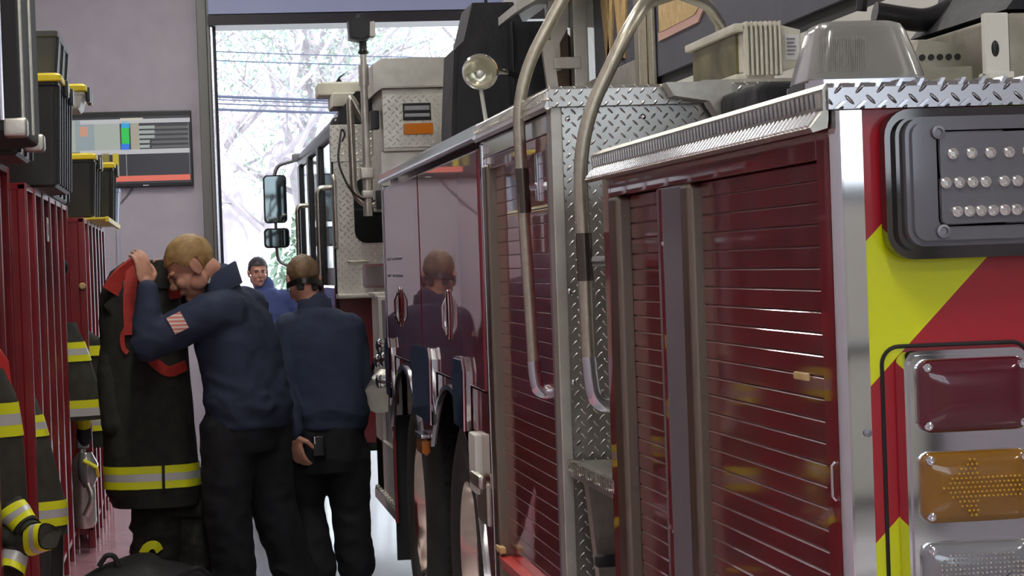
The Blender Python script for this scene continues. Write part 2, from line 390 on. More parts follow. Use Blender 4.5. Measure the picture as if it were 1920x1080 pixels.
# --- tail lamp cluster
hx0, hx1 = 1.008, 1.195
H = part('tail_lamp_housing', MB().prism(rounded(hx0, hx1, 1.005, 1.452, .022), 1, 3.148, 3.2, .006), M['chrome'], smooth=40, label='polished housing with three stacked lamps')
gp = [(x, 3.197, z) for x, z in rounded(hx0-.019, hx1+.016, .99, 1.458, .026)]; part('gasket', MB().tube(gp+[gp[0]], .003, 8), M['blackm'], H)
def lens(name, z0, z1, m, lab):
    def rg(i, y): return [V3((x, y, z)) for x, z in rounded(1.0235+i, 1.185-i, z0+i, z1-i, max(.006, .018-i*.3))]
    o = part(name, MB().loft([rg(0, 3.155), rg(0, 3.138), rg(.002, 3.134), rg(.006, 3.131), rg(.012, 3.1285), rg(.022, 3.1262), rg(.034, 3.125), rg(.045, 3.1245)]), m, H, smooth=50, label=lab)
    b = MB()
    for x in (1.034, 1.175):
        for z in (z0+.011, z1-.011): b.lathe([(.006, .002), (.006, -.003), (.003, -.004), (.0005, -.003)], (x, 3.1295, z), 1, 12)
    part('lamp_screws', b, M['chrome'], H)
lens('brake_lamp', 1.335, 1.440, M['lensr'], 'dark red brake lamp'); lens('turn_lamp', 1.206, 1.308, M['lensa'], 'amber turn lamp with an arrow of dots'); lens('reverse_lamp', 1.078, 1.178, M['lensc'], 'clear reverse lamp')
b = MB(); p = .0066
for i in range(-9, 11):
    for j in range(-6, 7):
        x = 1.104+i*p; 
        if (i <= -2 and abs(j) <= (i+9)*.85 and i >= -8) or (i > -2 and abs(j) <= 2 and i < 10) or (i in (-2,-1) and abs(j) <= 6):
            b.ball((x+(.0033 if j % 2 else 0), 3.1238, 1.257+j*p), .0019, .004, .0019, 8)
part('led_arrow', b, M['gold_dot'], H)
b = MB()
for i in range(-9, 10):
    for j in range(-5, 6):
        if (abs(i)+abs(j)) < 13: b.ball((1.104+i*p, 3.1238, 1.128+j*p), .002, .004, .002, 8)
part('led_grid', b, M['led'], H)
# --- things on the tail deck
D = part('beacon', MB().prism(rounded(.958, 1.158, 3.42, 3.58, .03), 2, 1.832, 1.866, .006), M['polish'], label='frosted clear beacon on a low metal base')
def rr(z, ins): return [V3((x, y, z)) for x, y in rounded(.962+ins, 1.153-ins*1.15, 3.425+ins, 3.575-ins, .028)]
part('dome', MB().loft([rr(1.864, 0), rr(1.873, .002), rr(1.90, .009), rr(1.94, .02), rr(1.952, .026), rr(1.957, .036)]), M['dome'], D, smooth=50)
b = MB()
for k in range(22):
    x = .975+k*.0035; b.tube([(x, 3.427, 1.876), (x+.012*.5, 3.438, 1.93)], .0009, 6)
part('lens_ribs', b, M['dome'], D)
part('bulb', MB().lathe([(.001, 0), (.008, .004), (.01, .02), (.006, .034), (.001, .038)], (1.028, 3.49, 1.885), 2, 14), M['white'], D)
part('deck_bracket', MB().box(1.444, 1.49, 3.98, 4.0, 1.905, 2.02, .003).box(1.444, 1.49, 3.96, 4.02, 1.9, 1.912, .002), M['white'], label='white bracket with an oval hole')
part('bracket_hole', MB().ball((1.463, 3.98, 1.955), .0075, .004, .015, 16), M['black'])
part('outrigger_beam', MB().box(1.49, 2.4, 3.985, 4.6, 1.895, 2.02, .01), M['olive_alu'])
b = MB().box(1.30, 1.445, 4.05, 4.62, 1.862, 1.93, .004)
b.prism([(1.32, 1.93), (1.445, 1.93), (1.445, 1.975), (1.36, 1.985), (1.345, 1.94)], 1, 4.1, 4.7)
pf = part('perforated_channel', b, M['olive_alu'])
b = MB()
for k in range(7): b.lathe([(.0002, -.003), (.007, -.003), (.007, .004)], (1.312+k*.02, 4.05, 1.895), 1, 12)
for k in range(5): b.lathe([(.0002, -.003), (.006, -.003), (.006, .004)], (1.365+k*.017, 4.1, 1.952), 1, 12)
part('channel_holes', b, M['blackm'], pf)
# hose and hood at the very top right
part('intake_hood', MB().prism([(1.5, 2.03), (2.4, 2.03), (2.4, 2.25), (1.62, 2.25), (1.56, 2.1)], 1, 4.0, 4.6, .02), M['vinyl'])
hp = [at(x, y, 4.5) for x, y in ((1640, 25), (1690, 34), (1740, 40), (1800, 10), (1840, -40))]
part('hydraulic_hose', MB().tube(fillet(hp, .08), .024, 14), M['black'])
hp = [at(x, y, 4.7) for x, y in ((1615, 20), (1618, -10), (1622, -60))]
part('beam_clamp', MB().tube(hp, .012, 10), M['black'])
part('hose_elbow', MB().tube(fillet([at(1760, 40, 4.55), at(1800, 70, 4.6), at(1800, 20, 4.8)], .05), .035, 14), M['blackm'])
# --- stair recess, Y 5.06 .. 5.70, with the tread-plate bulkhead
part('bulkhead', MB().box(S, XR, 5.70, 5.725, .32, 2.0), M['plate_rear'], label='treaded bulkhead facing the stair recess')
part('bulkhead_cap', MB().prism([(5.672, 1.985), (5.672, 2.028), (5.68, 2.036), (6.4, 2.036), (6.4, 2.025), (5.68, 2.02), (5.68, 1.985)], 0, S-.014, XR), M['plate_rear'])
part('bulkhead_edge', MB().box(S-.01, S+.02, 5.692, 5.76, .32, 2.0, .004), M['alu'])
b = MB()
for x, z in ((.965, 1.955), (1.16, 1.955), (.955, 1.52), (.957, 1.29), (1.36, 1.955)): b.ball((x, 5.697, z), .007, .004, .007, 10)
part('rivets', b, M['chrome'])
part('tail_end_plate', MB().box(S+.01, XR-.03, Y1, Y1+.012, .35, 1.8), M['plate_rear'])
stp = part('step', MB().prism([(5.04, 1.095), (5.66, 1.095), (5.66, 1.06), (5.04, 1.06)], 0, S+.01, 1.6).box(S+.005, S+.03, 5.04, 5.66, 1.055, 1.097, .003), M['plate_top'])
b = MB()
for k in range(30): b.box(S-.002, S+.012, 5.05+k*.0205, 5.058+k*.0205, 1.072, 1.1)
part('serrated_edge', b, M['trim_side'], stp)
part('step_bracket', MB().prism([(5.6, 1.06), (5.06, 1.06), (5.25, .82), (5.33, .35), (5.6, .35)], 0, 1.12, 1.2), M['alu'])
part('step_bracket', MB().prism([(S+.02, 1.06), (1.13, 1.06), (1.06, .35), (1.015, .35)], 1, 5.5, 5.56), M['steel'])
part('tow_strap', MB().box(S+.02, 1.2, 5.42, 5.45, .855, .885, .008), M['blackm'])
# handrails
def rail(name, pts, r, bends): return part(name, MB().tube(fillet(pts, bends, 10), r, 16), M['tube'], smooth=60)
q = .0165
r2 = rail('handrail', [at(1358, 150, 6.75), at(1352, 48, 6.7), at(1325, 8, 6.3), at(1270, -14, 5.7), (1.06, 5.2, 2.185), (.905, 5.2, 1.89), (.911, 5.2, 1.34), (.92, 5.2, 1.262), (1.04, 5.2, 1.258)], q, [0, .06, .1, .1, .13, .12, .02, .09, 0])
part('grip_sleeve', MB().tube([(.9085, 5.2, 1.60+.06), (.910, 5.2, 1.55)], q+.002, 16), M['sleeve'], r2)
part('grip_sleeve', MB().tube(fillet([(.911, 5.2, 1.375), (.913, 5.2, 1.34), (.922, 5.2, 1.262), (1.045, 5.2, 1.258)], [0, .02, .085, 0], 10), q+.002, 16), M['polish'], r2, label='bright lower bend')
part('standoff', MB().tube([(.91, 5.2, 1.594), (.95, 5.2, 1.594), (.985, 5.2, 1.594)], .013, 12).lathe([(.034, 0), (.034, .008), (.02, .012)], (.982, 5.2, 1.594), 0, 18), M['polish'], r2)
part('rail_flange', MB().lathe([(.03, 0), (.03, .01), (.018, .014)], (1.03, 5.2, 1.262), 0, 18), M['polish'], r2)
r1 = rail('handrail', [(1.12, 6.1, 2.43), (1.04, 6.1, 2.32), (.897, 6.1, 2.075), (.905, 6.1, 1.72), (.918, 6.1, 1.30), (.925, 6.1, 1.245), (1.0, 6.1, 1.245)], q, [0, .1, .13, .02, .02, .075, 0])
part('grip_sleeve', MB().tube([(.904, 6.1, 1.85), (.907, 6.1, 1.73)], q+.002, 16), M['sleeve'], r1)
part('grip_sleeve', MB().tube(fillet([(.917, 6.1, 1.33), (.918, 6.1, 1.30), (.925, 6.1, 1.245), (1.0, 6.1, 1.245)], [0, .02, .07, 0], 10), q+.002, 16), M['polish'], r1, label='bright lower bend')
part('standoff', MB().tube([(.905, 6.1, 1.80), (.98, 6.1, 1.80)], .011, 12).box(.94, .96, 6.085, 6.115, 1.76, 1.9, .004), M['polish'], r1)
# --- middle section, Y 5.72 .. 10.68
YA, YB = 5.74, 10.68
part('middle_body', MB().box(S+.03, XR-.03, YA, YB, 1.165, 2.0).box(S+.03, XR-.03, YA, 7.1, .4, 1.2).box(1.5, XR-.5, 7.1, YB, .5, 1.2), M['red'])
part('middle_deck', MB().box(S+.04, XR-.04, 6.4, YB, 2.0, 2.03), M['plate_top'])
part('gutter_trim', MB().prism([(S-.02, 1.975), (S-.026, 1.985), (S-.02, 2.0), (S-.02, 2.026), (S-.012, 2.034), (S+.08, 2.034), (S+.08, 2.022), (S-.008, 2.02), (S-.008, 1.98)], 1, 5.68, 7.12), M['trim_side'])
part('gutter_trim', MB().prism([(S-.024, 1.982), (S-.03, 1.99), (S-.02, 2.005), (S-.02, 2.026), (S-.012, 2.036), (S+.08, 2.036), (S+.08, 2.022), (S-.008, 2.02), (S-.008, 1.985)], 1, 7.12, YB+.03), M['polish'])
# roll-up door C with its frame
part('shutter_frame', MB().box(S, S+.03, YA, 7.12, 1.885, 1.925, .003).box(S, S+.03, 7.04, 7.14, .4, 1.9, .003).box(S, S+.03, YA, 5.80, .4, 1.9, .003), M['red'])
part('header_strip', MB().box(S-.004, S+.03, YA, 7.12, 1.925, 1.978, .004), M['polish'])
part('roll_up_door', shutter(5.8, 6.98, .42, 1.9, S+.02, .04, .0006), M['red'])
part('guide_rail', MB().box(S-.012, S+.03, 6.96, 7.05, .4, 1.9, .01, 3), M['bronze'])
part('guide_rail', MB().box(S-.002, S+.03, 5.78, 5.84, .4, 1.9, .005), M['dsteel'])
part('door_bar', MB().box(S-.012, S+.006, 7.075, 7.1, .56, 1.97, .006), M['chrome'], label='thin bright edge bar')
part('lock_plate', MB().box(S-.008, S+.01, 6.9, 7.0, 1.935, 1.955, .002).box(S-.008, S+.01, 6.9, 6.95, 1.9, 1.92, .002), M['paper'])
def hinged(y0, y1, hy):
    d = part('compartment_door', MB().box(S-.012, S+.02, y0, y1, 1.19, 1.962, .01, 3), M['red'])
    part('door_handle', MB().ball((S-.016, hy, 1.42), .012, .035, .09, 18).tube([(S-.02, hy, 1.48), (S-.034, hy, 1.45), (S-.034, hy, 1.38), (S-.02, hy, 1.35)], .008, 10), M['chrome'], d)
    return d
dA = hinged(7.17, 9.03, 8.08)
dB = hinged(9.055, 10.66, 9.93)
for z in (1.55, 1.625):
    for k in range(4): part('door_louver', MB().box(S-.016, S-.005, 9.82+k*.16+(.1 if k > 2 else 0), 9.93+k*.16+(.1 if k > 2 else 0), z, z+.014, .004), M['dsteel'], dB)
part('corner_trim', MB().box(S-.016, S+.03, 10.645, 10.69, .95, 1.975, .006), M['polish'])
# lower wheel panel with two arches
def arch(cy, cz, r, z0):
    a0 = math.asin((z0-cz)/r); return [(cy+r*math.cos(a), cz+r*math.sin(a)) for a in [a0+(PI-2*a0)*k/24 for k in range(25)]]
W2, W1, AZ, AR = 8.2, 9.95, .205, .95
# keep the valley between the arches closed down to z .86
def arc_open(cy, zl, zr, up=False):
    al = PI-math.asin((zl-AZ)/AR); ar = math.asin((zr-AZ)/AR)
    return [(cy+AR*math.cos(ar+(al-ar)*k/30), AZ+AR*math.sin(ar+(al-ar)*k/30)) for k in range(31)]
A2 = arc_open(W2, .42, .9); A1 = arc_open(W1, .9, .858)
low = [(7.12, .40), (A2[-1][0], .40)] + A2[::-1] + A1[::-1] + [(10.645, .40), (10.68, .40), (10.68, 1.185), (7.12, 1.185)]
part('wheel_panel', MB().prism(low, 0, S-.004, S+.008), M['red'])
for A in (A2, A1):
    part('fender_trim', MB().strip([(S-.008, y, z) for y, z in A], (1, 0, 0), .014, .02), M['polish'])
part('wheel_well', MB().box(1.44, 1.5, 7.2, 10.66, .3, 1.19).box(S+.03, 1.5, 7.2, 10.66, 1.16, 1.186), M['blackm'])
part('marker_lamp', MB().prism(rounded(8.98, 9.22, .845, .915, .02), 0, S-.035, S-.004, .008), M['amber'], smooth=60, label='amber marker lamp between the wheel arches')
part('marker_bezel', MB().box(S-.04, S-.004, 8.96, 9.24, .915, .93, .004), M['polish'])
def hatch(y0, y1, z0, z1, m='polish'):
    o = part('filler_door', MB().prism([(y0, z0), (y1, z0), (y1+.03, z1-.04), (y1-.01, z1), (y0+.01, z1), (y0-.03, z1-.04)], 0, S-.03, S-.008, .006), M['chrome'])
    part('door_trim', MB().tube([(S-.03, y0, z0), (S-.03, y0-.03, z1-.04), (S-.03, y0+.01, z1)], .007, 8), M['chrome'], o)
hatch(8.65, 9.36, .99, 1.28); hatch(7.58, 7.9, 1.04, 1.28); hatch(10.4, 10.63, 1.0, 1.27)
part('junction_box', MB().box(S-.03, S, 7.34, 7.5, .85, 1.045, .008), M['white'], label='white box beside the rear wheel arch')
part('rear_bracket', MB().box(S-.016, S+.01, 7.2, 7.42, .76, .9, .01).box(S-.04, S-.01, 7.2, 7.42, .88, .925, .012), M['steel'])
def wheel(cy):
    xo = 1.0
    w = part('wheel', MB().lathe([(.30, .02), (.33, -.02), (.42, -.045), (.5, -.025), (.525, .02), (.525, .22), (.5, .26), (.4, .27), (.29, .25)], (xo, cy, .525), 0, 56, False), M['rubber'], smooth=50)
    g = MB()
    for k in range(60):
        a = 2*PI*k/60; g.box(xo+.03, xo+.21, -.008, .008, .522, .532)
        for v in g.bm.verts[-8:]:
            y, z = v.co.y, v.co.z; v.co.y = cy + y*math.cos(a)-z*math.sin(a); v.co.z = .525 + y*math.sin(a)+z*math.cos(a)
    g.bm.verts.ensure_lookup_table()
    part('tyre_tread', g, M['rubber'], w)
    rim = part('rim', MB().lathe([(.302, .0), (.298, -.022), (.288, -.024), (.28, -.01), (.268, .03), (.255, .09), (.2, .12), (.15, .10), (.11, .09), (.11, .03), (.085, .01), (.001, .005)], (xo, cy, .525), 0, 56, False), M['rim_reflection'], w, smooth=40)
    nb = MB()
    for k in range(10):
        a = 2*PI*k/10; nb.lathe([(.016, .04), (.016, -.0), (.006, -.008), (.0005, -.008)], (xo+.08, cy+.168*math.cos(a), .525+.168*math.sin(a)), 0, 6)
    part('lug_nuts', nb, M['chrome'], w)
    # offside twin of the axle pair
wheel(W2); wheel(W1)
part('axle', MB().lathe([(.09, 0), (.09, 2.2)], (1.1, W2, .525), 0, 20).lathe([(.09, 0), (.09, 2.2)], (1.1, W1, .525), 0, 20), M['blackm'])
part('folding_step', MB().prism([(S-.015, .70), (1.2, .70), (1.2, .66), (S+.0, .655)], 1, 6.2, 6.95, .006), M['redplastic'], label='bright red folding step low on the side')
part('step_mark', MB().ball((.985, 6.6, .702), .012, .035, .006, 12), M['yellow'])
part('step_hook', MB().box(S-.016, S+.004, 6.9, 7.0, .71, .73, .004), M['gold'])
# --- pump panel, Y 10.69 .. 11.95
PX = .95
pb = part('pump_panel', MB().box(PX+.03, XR-.1, 10.7, 11.95, .45, 1.44).box(PX, PX+.06, 11.55, 11.93, .45, 1.45, .006).box(PX, PX+.06, 10.7, 10.84, .45, 1.45, .006).box(PX, PX+.06, 10.7, 11.93, .45, .72, .006), M['alu'])
part('panel_opening', MB().box(PX+.02, PX+.04, 10.84, 11.55, .72, 1.43), M['black'], pb)
part('panel_shelf', MB().box(PX-.01, XR-.1, 11.6, 12.0, 1.445, 1.465, .004), M['alu'], pb)
for y, z in ((11.5, .99),):
    part('hose_outlet', MB().tube([(PX+.03, y, z+.03), (PX-.0, y-.04, z), (PX-.02, y-.12, z-.03)], .075, 18).tube([(PX-.015, y-.1, z-.02), (PX-.02, y-.15, z-.045)], .088, 14), M['alu'], pb, label='capped silver hose outlet')
for y, z in ((11.2, 1.21), (11.35, 1.13), (11.0, 1.15), (11.3, 1.03)):
    part('valve', MB().lathe([(.03, -.02), (.03, .06)], (PX, y, z), 0, 14).ball((PX-.025, y, z), .022, .028, .035, 12).box(PX-.04, PX-.025, y-.05, y+.05, z+.01, z+.03, .004), M['chrome'], pb)
part('drain_hose', MB().tube(fillet([(PX, 11.5, 1.17), (PX-.03, 11.5, 1.13), (PX-.05, 11.6, 1.02)], .03), .01, 10), M['black'], pb)
b = MB().box(PX-.02, 1.5, 10.75, 11.9, .40, .45, .004)
for k in range(9): b.box(PX-.02, PX+.2, 10.8+k*.125, 10.86+k*.125, .45, .468, .004)
part('side_step', b, M['steel'], pb)
part('mud_flap', MB().box(S, 1.42, 10.68, 10.7, .22, .9), M['blackm'])
part('chassis', MB().box(1.6, 2.8, 3.6, 17.2, .55, .8), M['blackm'])
# --- cab, Y 13 .. 17
CX, CYR, CYF, CZ = .835, 13.0, 17.0, 2.42
cab = part('cab_shell', MB().box(CX, 3.5, CYR+.01, CYF, .55, 1.45, .02).box(CX+.03, 3.47, CYR+.01, CYF-.2, 1.45, 1.6).box(CX, CX+.09, CYR+.01, CYR+.14, 1.45, 2.36, .01).box(CX, CX+.08, 14.3, 14.5, 1.45, 2.36, .01).box(CX, CX+.08, 15.5, 15.7, 1.45, 2.36, .01).box(CX, CX+.08, 16.7, 16.95, 1.45, 2.36, .01).box(CX, 3.5, CYR+.01, CYF, 2.34, 2.46, .05, 3), M['black'], label='dark cab body with pillars')
part('cab_lower', MB().box(CX-.006, CX+.02, CYR+.03, CYF-.05, .6, 1.50, .006), M['red'], cab)
part('cab_rear_wall', MB().box(CX+.01, 3.4, CYR-.012, CYR+.01, 1.44, 2.40), M['plate_cab'])
part('wall_overlay', MB().box(CX-.005, 1.25, CYR-.02, CYR-.01, 2.2, 2.41, .003), M['plate_cab'])
part('rear_shelf', MB().box(CX, 1.4, CYR-.22, CYR, 1.425, 1.45, .005), M['alu'])
part('cab_rear_skirt', MB().box(CX+.02, 3.4, CYR-.01, CYR+.01, .6, 1.43), M['red'])
for y0, y1 in ((13.16, 14.28), (14.52, 15.48), (15.72, 16.68)):
    part('side_window', MB().box(CX+.02, CX+.035, y0, y1, 1.6, 2.33), M['glass'])
part('rear_window', MB().prism(rounded(.952, 1.5, 1.735, 2.105, .07), 1, CYR-.03, CYR-.011, .006), M['glass'], smooth=60)
part('grab_bar', MB().tube(fillet([(.842, 12.99, 2.12), (.842, 12.93, 2.12), (.842, 12.93, 1.72), (.842, 12.99, 1.72)], .03), .012, 12), M['steel'])
part('grab_bar', MB().tube(fillet([(.91, 12.99, 1.64), (.91, 12.95, 1.63), (1.02, 12.95, 1.63), (1.02, 12.99, 1.64)], .02), .009, 10), M['steel'])
for y, z1 in ((13.15, 2.06), (15.6, 2.03)):
    part('door_handrail', MB().tube(fillet([(CX, y, z1), (CX-.075, y, z1), (CX-.075, y, 1.3), (CX, y, 1.3)], .05), .017, 12), M['steel'])
sl = part('scene_lamp', MB().prism(rounded(.985, 1.17, 1.48, 1.615, .02), 1, CYR-.08, CYR-.012, .008), M['polish'], smooth=60)
part('lamp_lens', MB().prism(rounded(1.0, 1.155, 1.493, 1.602, .012), 1, CYR-.086, CYR-.078), M['lensc'], sl)
part('lamp_knob', MB().ball((1.128, CYR-.03, 1.66), .02, .02, .02, 10), M['black'])
b = MB()
for k in range(0): b.box(CX+.03, 1.0, CYR-.02, CYR-.01, 2.41+k*.006, 2.413+k*.006)
part('roof_cap', MB().prism([(CX+.02, 2.40), (1.6, 2.40), (1.6, 2.60), (.99, 2.60), (.9, 2.5)], 1, CYR, 13.9, .015), M['black'])
rb = part('roof_beacon_bar', MB().box(.79, 1.25, 13.3, 13.6, 2.60, 2.68, .015).box(.86, 1.4, 13.1, 13.5, 2.52, 2.6, .01), M['cream'])
part('antenna_fin', MB().prism([(.9, 2.68), (.95, 2.68), (.93, 2.71), (.985, 2.755), (.925, 2.72)], 1, 13.44, 13.46), M['black'], rb)
# mirrors on an arm at the cab's front
mr = part('mirror_arm', MB().tube(fillet([(.9, 16.95, 2.42), (.8, 16.97, 2.40), (.69, 17.0, 2.37), (.665, 17.0, 2.29)], .07), .014, 12), M['dsteel'], label='bent mirror arm on the cab front corner')
part('mirror_joint', MB().tube([(.665, 17.0, 1.97), (.665, 17.0, 1.89)], .012, 8), M['dsteel'], mr)
part('mirror_joint', MB().box(.8, .92, 16.9, 16.98, 2.39, 2.45, .01), M['dsteel'], mr)
part('lower_arm', MB().tube(fillet([(.665, 17.0, 1.77), (.672, 17.0, 1.66), (.76, 16.97, 1.62), (.84, 16.95, 1.62)], .06), .012, 10), M['dsteel'], mr)
part('main_mirror', MB().prism(rounded(.582, .752, 1.945, 2.30, .03), 1, 16.96, 17.05, .012), M['black'], mr, smooth=60)
part('mirror_glass', MB().prism(rounded(.592, .742, 1.955, 2.29, .024), 1, 16.955, 16.963), M['mirror'], mr)
part('wide_angle_mirror', MB().prism(rounded(.575, .762, 1.762, 1.908, .03), 1, 16.95, 17.05, .012), M['black'], mr, smooth=60)
part('wide_angle_glass', MB().prism(rounded(.587, .75, 1.774, 1.896, .024), 1, 16.944, 16.953), M['mirror'], mr)
# telescoping pole light, tube stand and locker boxes behind the cab
pl = part('light_pole', MB().tube([(.953, 12, 1.866), (.955, 12, 2.14)], .024, 14).tube([(.955, 12, 2.0), (.956, 12, 2.56)], .02, 14).tube([(.956, 12, 2.55), (.957, 12, 2.66)], .027, 14).tube([(.957, 12, 2.6), (.958, 12, 2.74)], .017, 12), M['alu'], label='telescoping floodlight pole')
part('pole_clamp', MB().box(.92, .99, 11.96, 12.04, 2.06, 2.12, .008), M['steel'], pl)
part('pole_clamp', MB().box(.925, .985, 11.965, 12.035, 1.96, 2.0, .006), M['steel'], pl)
part('pole_neck', MB().lathe([(.012, 0), (.03, .012), (.02, .03), (.02, .07), (.03, .08), (.022, .1)], (.958, 12, 2.71), 2, 14), M['black'], pl)
part('lamp_head', MB().prism([(.885, 2.79), (.955, 2.775), (1.0, 2.80), (1.005, 2.885), (.945, 2.9), (.88, 2.885)], 1, 11.92, 12.06, .012).box(.93, .97, 11.98, 12.02, 2.895, 2.925, .008), M['black'], pl)
part('lamp_bracket', MB().box(.985, 1.02, 11.93, 12.03, 2.80, 2.88, .006), M['white'], pl)
part('pole_cable', MB().tube(fillet([(1.0, 12.1, 1.95), (.96, 12.0, 1.93), (.86, 11.97, 2.0), (.80, 11.97, 2.15), (.83, 12.0, 2.33), (.85, 12.0, 2.3), (.83, 12.0, 2.26)], .06), .006, 8), M['black'], pl)
part('stand_tube', MB().tube(fillet([(1.0, 12.3, 2.33), (.90, 12.3, 2.53), (.905, 12.3, 2.0), (.96, 12.3, 1.93), (1.3, 12.3, 1.95)], [0, .05, .08, .06, 0]), .02, 14), M['steel'])
bx = part('equipment_box', MB().box(1.03, 1.375, 12.0, 12.6, 1.9, 2.2, .006).box(1.045, 1.385, 11.98, 12.6, 2.2, 2.53, .006), M['alu'], label='aluminium equipment box behind the cab')
part('box_lid', MB().prism([(1.0, 2.50), (1.045, 2.53), (1.388, 2.53), (1.388, 2.685), (1.05, 2.685), (1.0, 2.655)], 1, 11.93, 12.65, .006), M['alu'], bx)
part('tread_face', MB().box(1.05, 1.38, 11.97, 11.985, 2.22, 2.5), M['plate_cab'], bx)
part('box_vent', MB().box(1.152, 1.3, 11.958, 11.972, 2.36, 2.45, .004), M['black'], bx)
b = MB().box(1.16, 1.292, 11.95, 11.962, 2.375, 2.395, .003).box(1.16, 1.292, 11.95, 11.962, 2.41, 2.435, .003)
part('vent_slats', b, M['dsteel'], bx)
part('box_marker_lamp', MB().box(1.152, 1.31, 11.955, 11.972, 2.285, 2.345, .006), M['amber'], bx)
part('dark_bracket', MB().box(.985, 1.03, 12.0, 12.1, 2.32, 2.42, .006), M['black'])
part('dark_bracket', MB().box(1.0, 1.05, 12.0, 12.1, 1.9, 2.0, .006), M['black'])
# black covered turntable console with a spotlight
tc = part('console_cover', MB().prism([(1.2, 2.03), (1.62, 2.03), (1.62, 2.5), (1.5, 2.77), (1.315, 2.77), (1.27, 2.6), (1.225, 2.56), (1.2, 2.2)], 1, 10.2, 10.65, .02), M['vinyl'], label='black vinyl covered control console')
part('cover_tail', MB().prism([(1.46, 2.03), (1.8, 2.03), (1.8, 2.5), (1.66, 2.66), (1.46, 2.66)], 1, 10.0, 10.18, .02), M['vinyl'], tc)
part('cover_piping', MB().tube([(1.46, 10.0, 2.03), (1.462, 9.995, 2.66)], .006, 8), M['black'], tc)
part('cover_antenna', MB().tube([(1.40, 10.4, 2.77), (1.402, 10.4, 2.85)], .008, 8), M['black'], tc)
sp = part('spotlight', MB().lathe([(.02, .08), (.05, .07), (.072, .03), (.077, 0), (.077, -.01), (.07, -.012)], (1.258, 9.6, 2.406), 1, 28, False).tube([(1.33, 9.6, 2.404), (1.37, 9.62, 2.404), (1.46, 9.9, 2.41)], .014, 10), M['chrome'], label='round chrome spotlight')
part('reflector', MB().lathe([(.07, 0), (.05, .03), (.025, .05), (.001, .055)], (1.258, 9.592, 2.406), 1, 28, False), M['refl'], sp)
part('spot_bulb', MB().ball((1.258, 9.61, 2.40), .016, .02, .016, 12), M['paper'], sp)
part('spot_stalk', MB().tube([(1.262, 9.62, 2.33), (1.276, 9.6, 2.2), (1.29, 9.6, 2.03)], .009, 8), M['white'], sp)
# ladder bed: lattice foot, signboard, beams
lad = part('ladder_foot', MB().box(1.69, 1.755, 9.76, 9.84, 2.03, 2.9, .006).prism([(1.55, 2.55), (1.6, 2.55), (1.645, 2.03), (1.6, 2.03)], 1, 9.76, 9.8).prism([(1.585, 2.8), (1.63, 2.8), (1.635, 2.42), (1.6, 2.42)], 1, 9.78, 9.84).box(1.6, 1.72, 9.75, 9.79, 2.425, 2.475, .004).prism([(1.74, 2.95), (1.79, 2.95), (1.835, 2.42), (1.82, 2.42)], 1, 9.7, 9.74).prism([(1.60, 2.6), (1.69, 2.72), (1.69, 2.62), (1.62, 2.5)], 1, 9.86, 9.9).box(1.6, 1.9, 9.9, 9.95, 2.62, 3.0), M['alu'], label='pale lattice foot of the ladder')
part('foot_platform', MB().prism([(1.385, 2.63), (1.55, 2.72), (1.95, 2.72), (1.95, 2.76), (1.54, 2.76), (1.385, 2.665)], 1, 9.3, 9.9), M['alu'], lad)
part('foot_back_plate', MB().box(1.62, 1.69, 9.9, 9.92, 2.03, 2.62), M['brown_plate'], lad)  # thin brown plate behind the lattice foot
sg = part('ladder_signboard', MB().box(1.775, 1.80, 5.2, 9.72, 2.275, 3.1), M['navy_sign'], label='slate signboard with gold letters on the ladder side')
part('signboard_sill', MB().box(1.73, 1.80, 8.6, 9.74, 2.2, 2.36, .006), M['alu'], sg)
# first letter: a serifed W reading from the truck's side, second: the foot of an E-like letter
def stroke(b, pts): b.prism(pts, 0, 1.766, 1.776)
def letter_w(b, y0, y1, zb, zt):        # y0 is the far (left) side
    w = y0-y1; s = .13*w
    P = lambda u, v: (y0-u*w, zb+v*(zt-zb))
    stroke(b, [P(.0, 1), P(.2, 1), P(.34, .0), P(.22, 0)])
    stroke(b, [P(.22, 0), P(.34, 0), P(.55, .95), P(.45, .95)])
    stroke(b, [P(.45, .95), P(.6, .95), P(.75, 0), P(.63, 0)])
    stroke(b, [P(.63, 0), P(.75, 0), P(1, 1), P(.86, 1)])
    stroke(b, [P(-.05, .96), P(1.05, .96), P(1.05, 1.04), P(-.05, 1.04)])
b = MB(); letter_w(b, 9.56, 8.86, 2.40, 2.86); part('sign_letter', b, M['gold'], sg, label='gold letter W')
b = MB(); stroke(b, [(8.33, 2.43), (8.33, 2.95), (8.15, 2.95), (8.15, 2.56), (7.72, 2.56), (7.72, 2.7), (7.62, 2.7), (7.62, 2.46), (7.74, 2.43)]); part('sign_letter', b, M['gold'], sg)
b = MB(); stroke(b, [(7.3, 2.46), (7.3, 2.95), (7.15, 2.95), (7.15, 2.56), (6.7, 2.56), (6.6, 2.43), (7.2, 2.43)]); part('sign_letter', b, M['gold'], sg)
b = MB(); b.prism([(8.36, 2.40), (8.36, 2.432), (7.72, 2.432), (7.61, 2.47), (7.57, 2.45), (7.7, 2.4)], 0, 1.768, 1.776); part('letter_outline', b, M['pink_edge'], sg)
part('sign_post', MB().box(1.72, 1.755, 8.5, 8.58, 2.03, 2.95, .005).box(1.755, 1.772, 8.42, 8.5, 2.2, 2.55, .003), M['tube'])
part('ladder_beam', MB().prism([(1.765, 2.04), (1.9, 2.04), (1.9, 2.225), (1.765, 2.225)], 1, 4.3, 10, .01), M['white'])
part('beam_gap', MB().box(1.79, 1.9, 4.3, 10, 2.225, 2.275), M['blackm'])
rg = MB()
part('ladder_rail', MB().box(1.85, 1.95, 4.7, 15.5, 2.95, 3.1, .01).box(2.5, 2.6, 4.7, 15.5, 2.25, 3.1, .01), M['alu'])
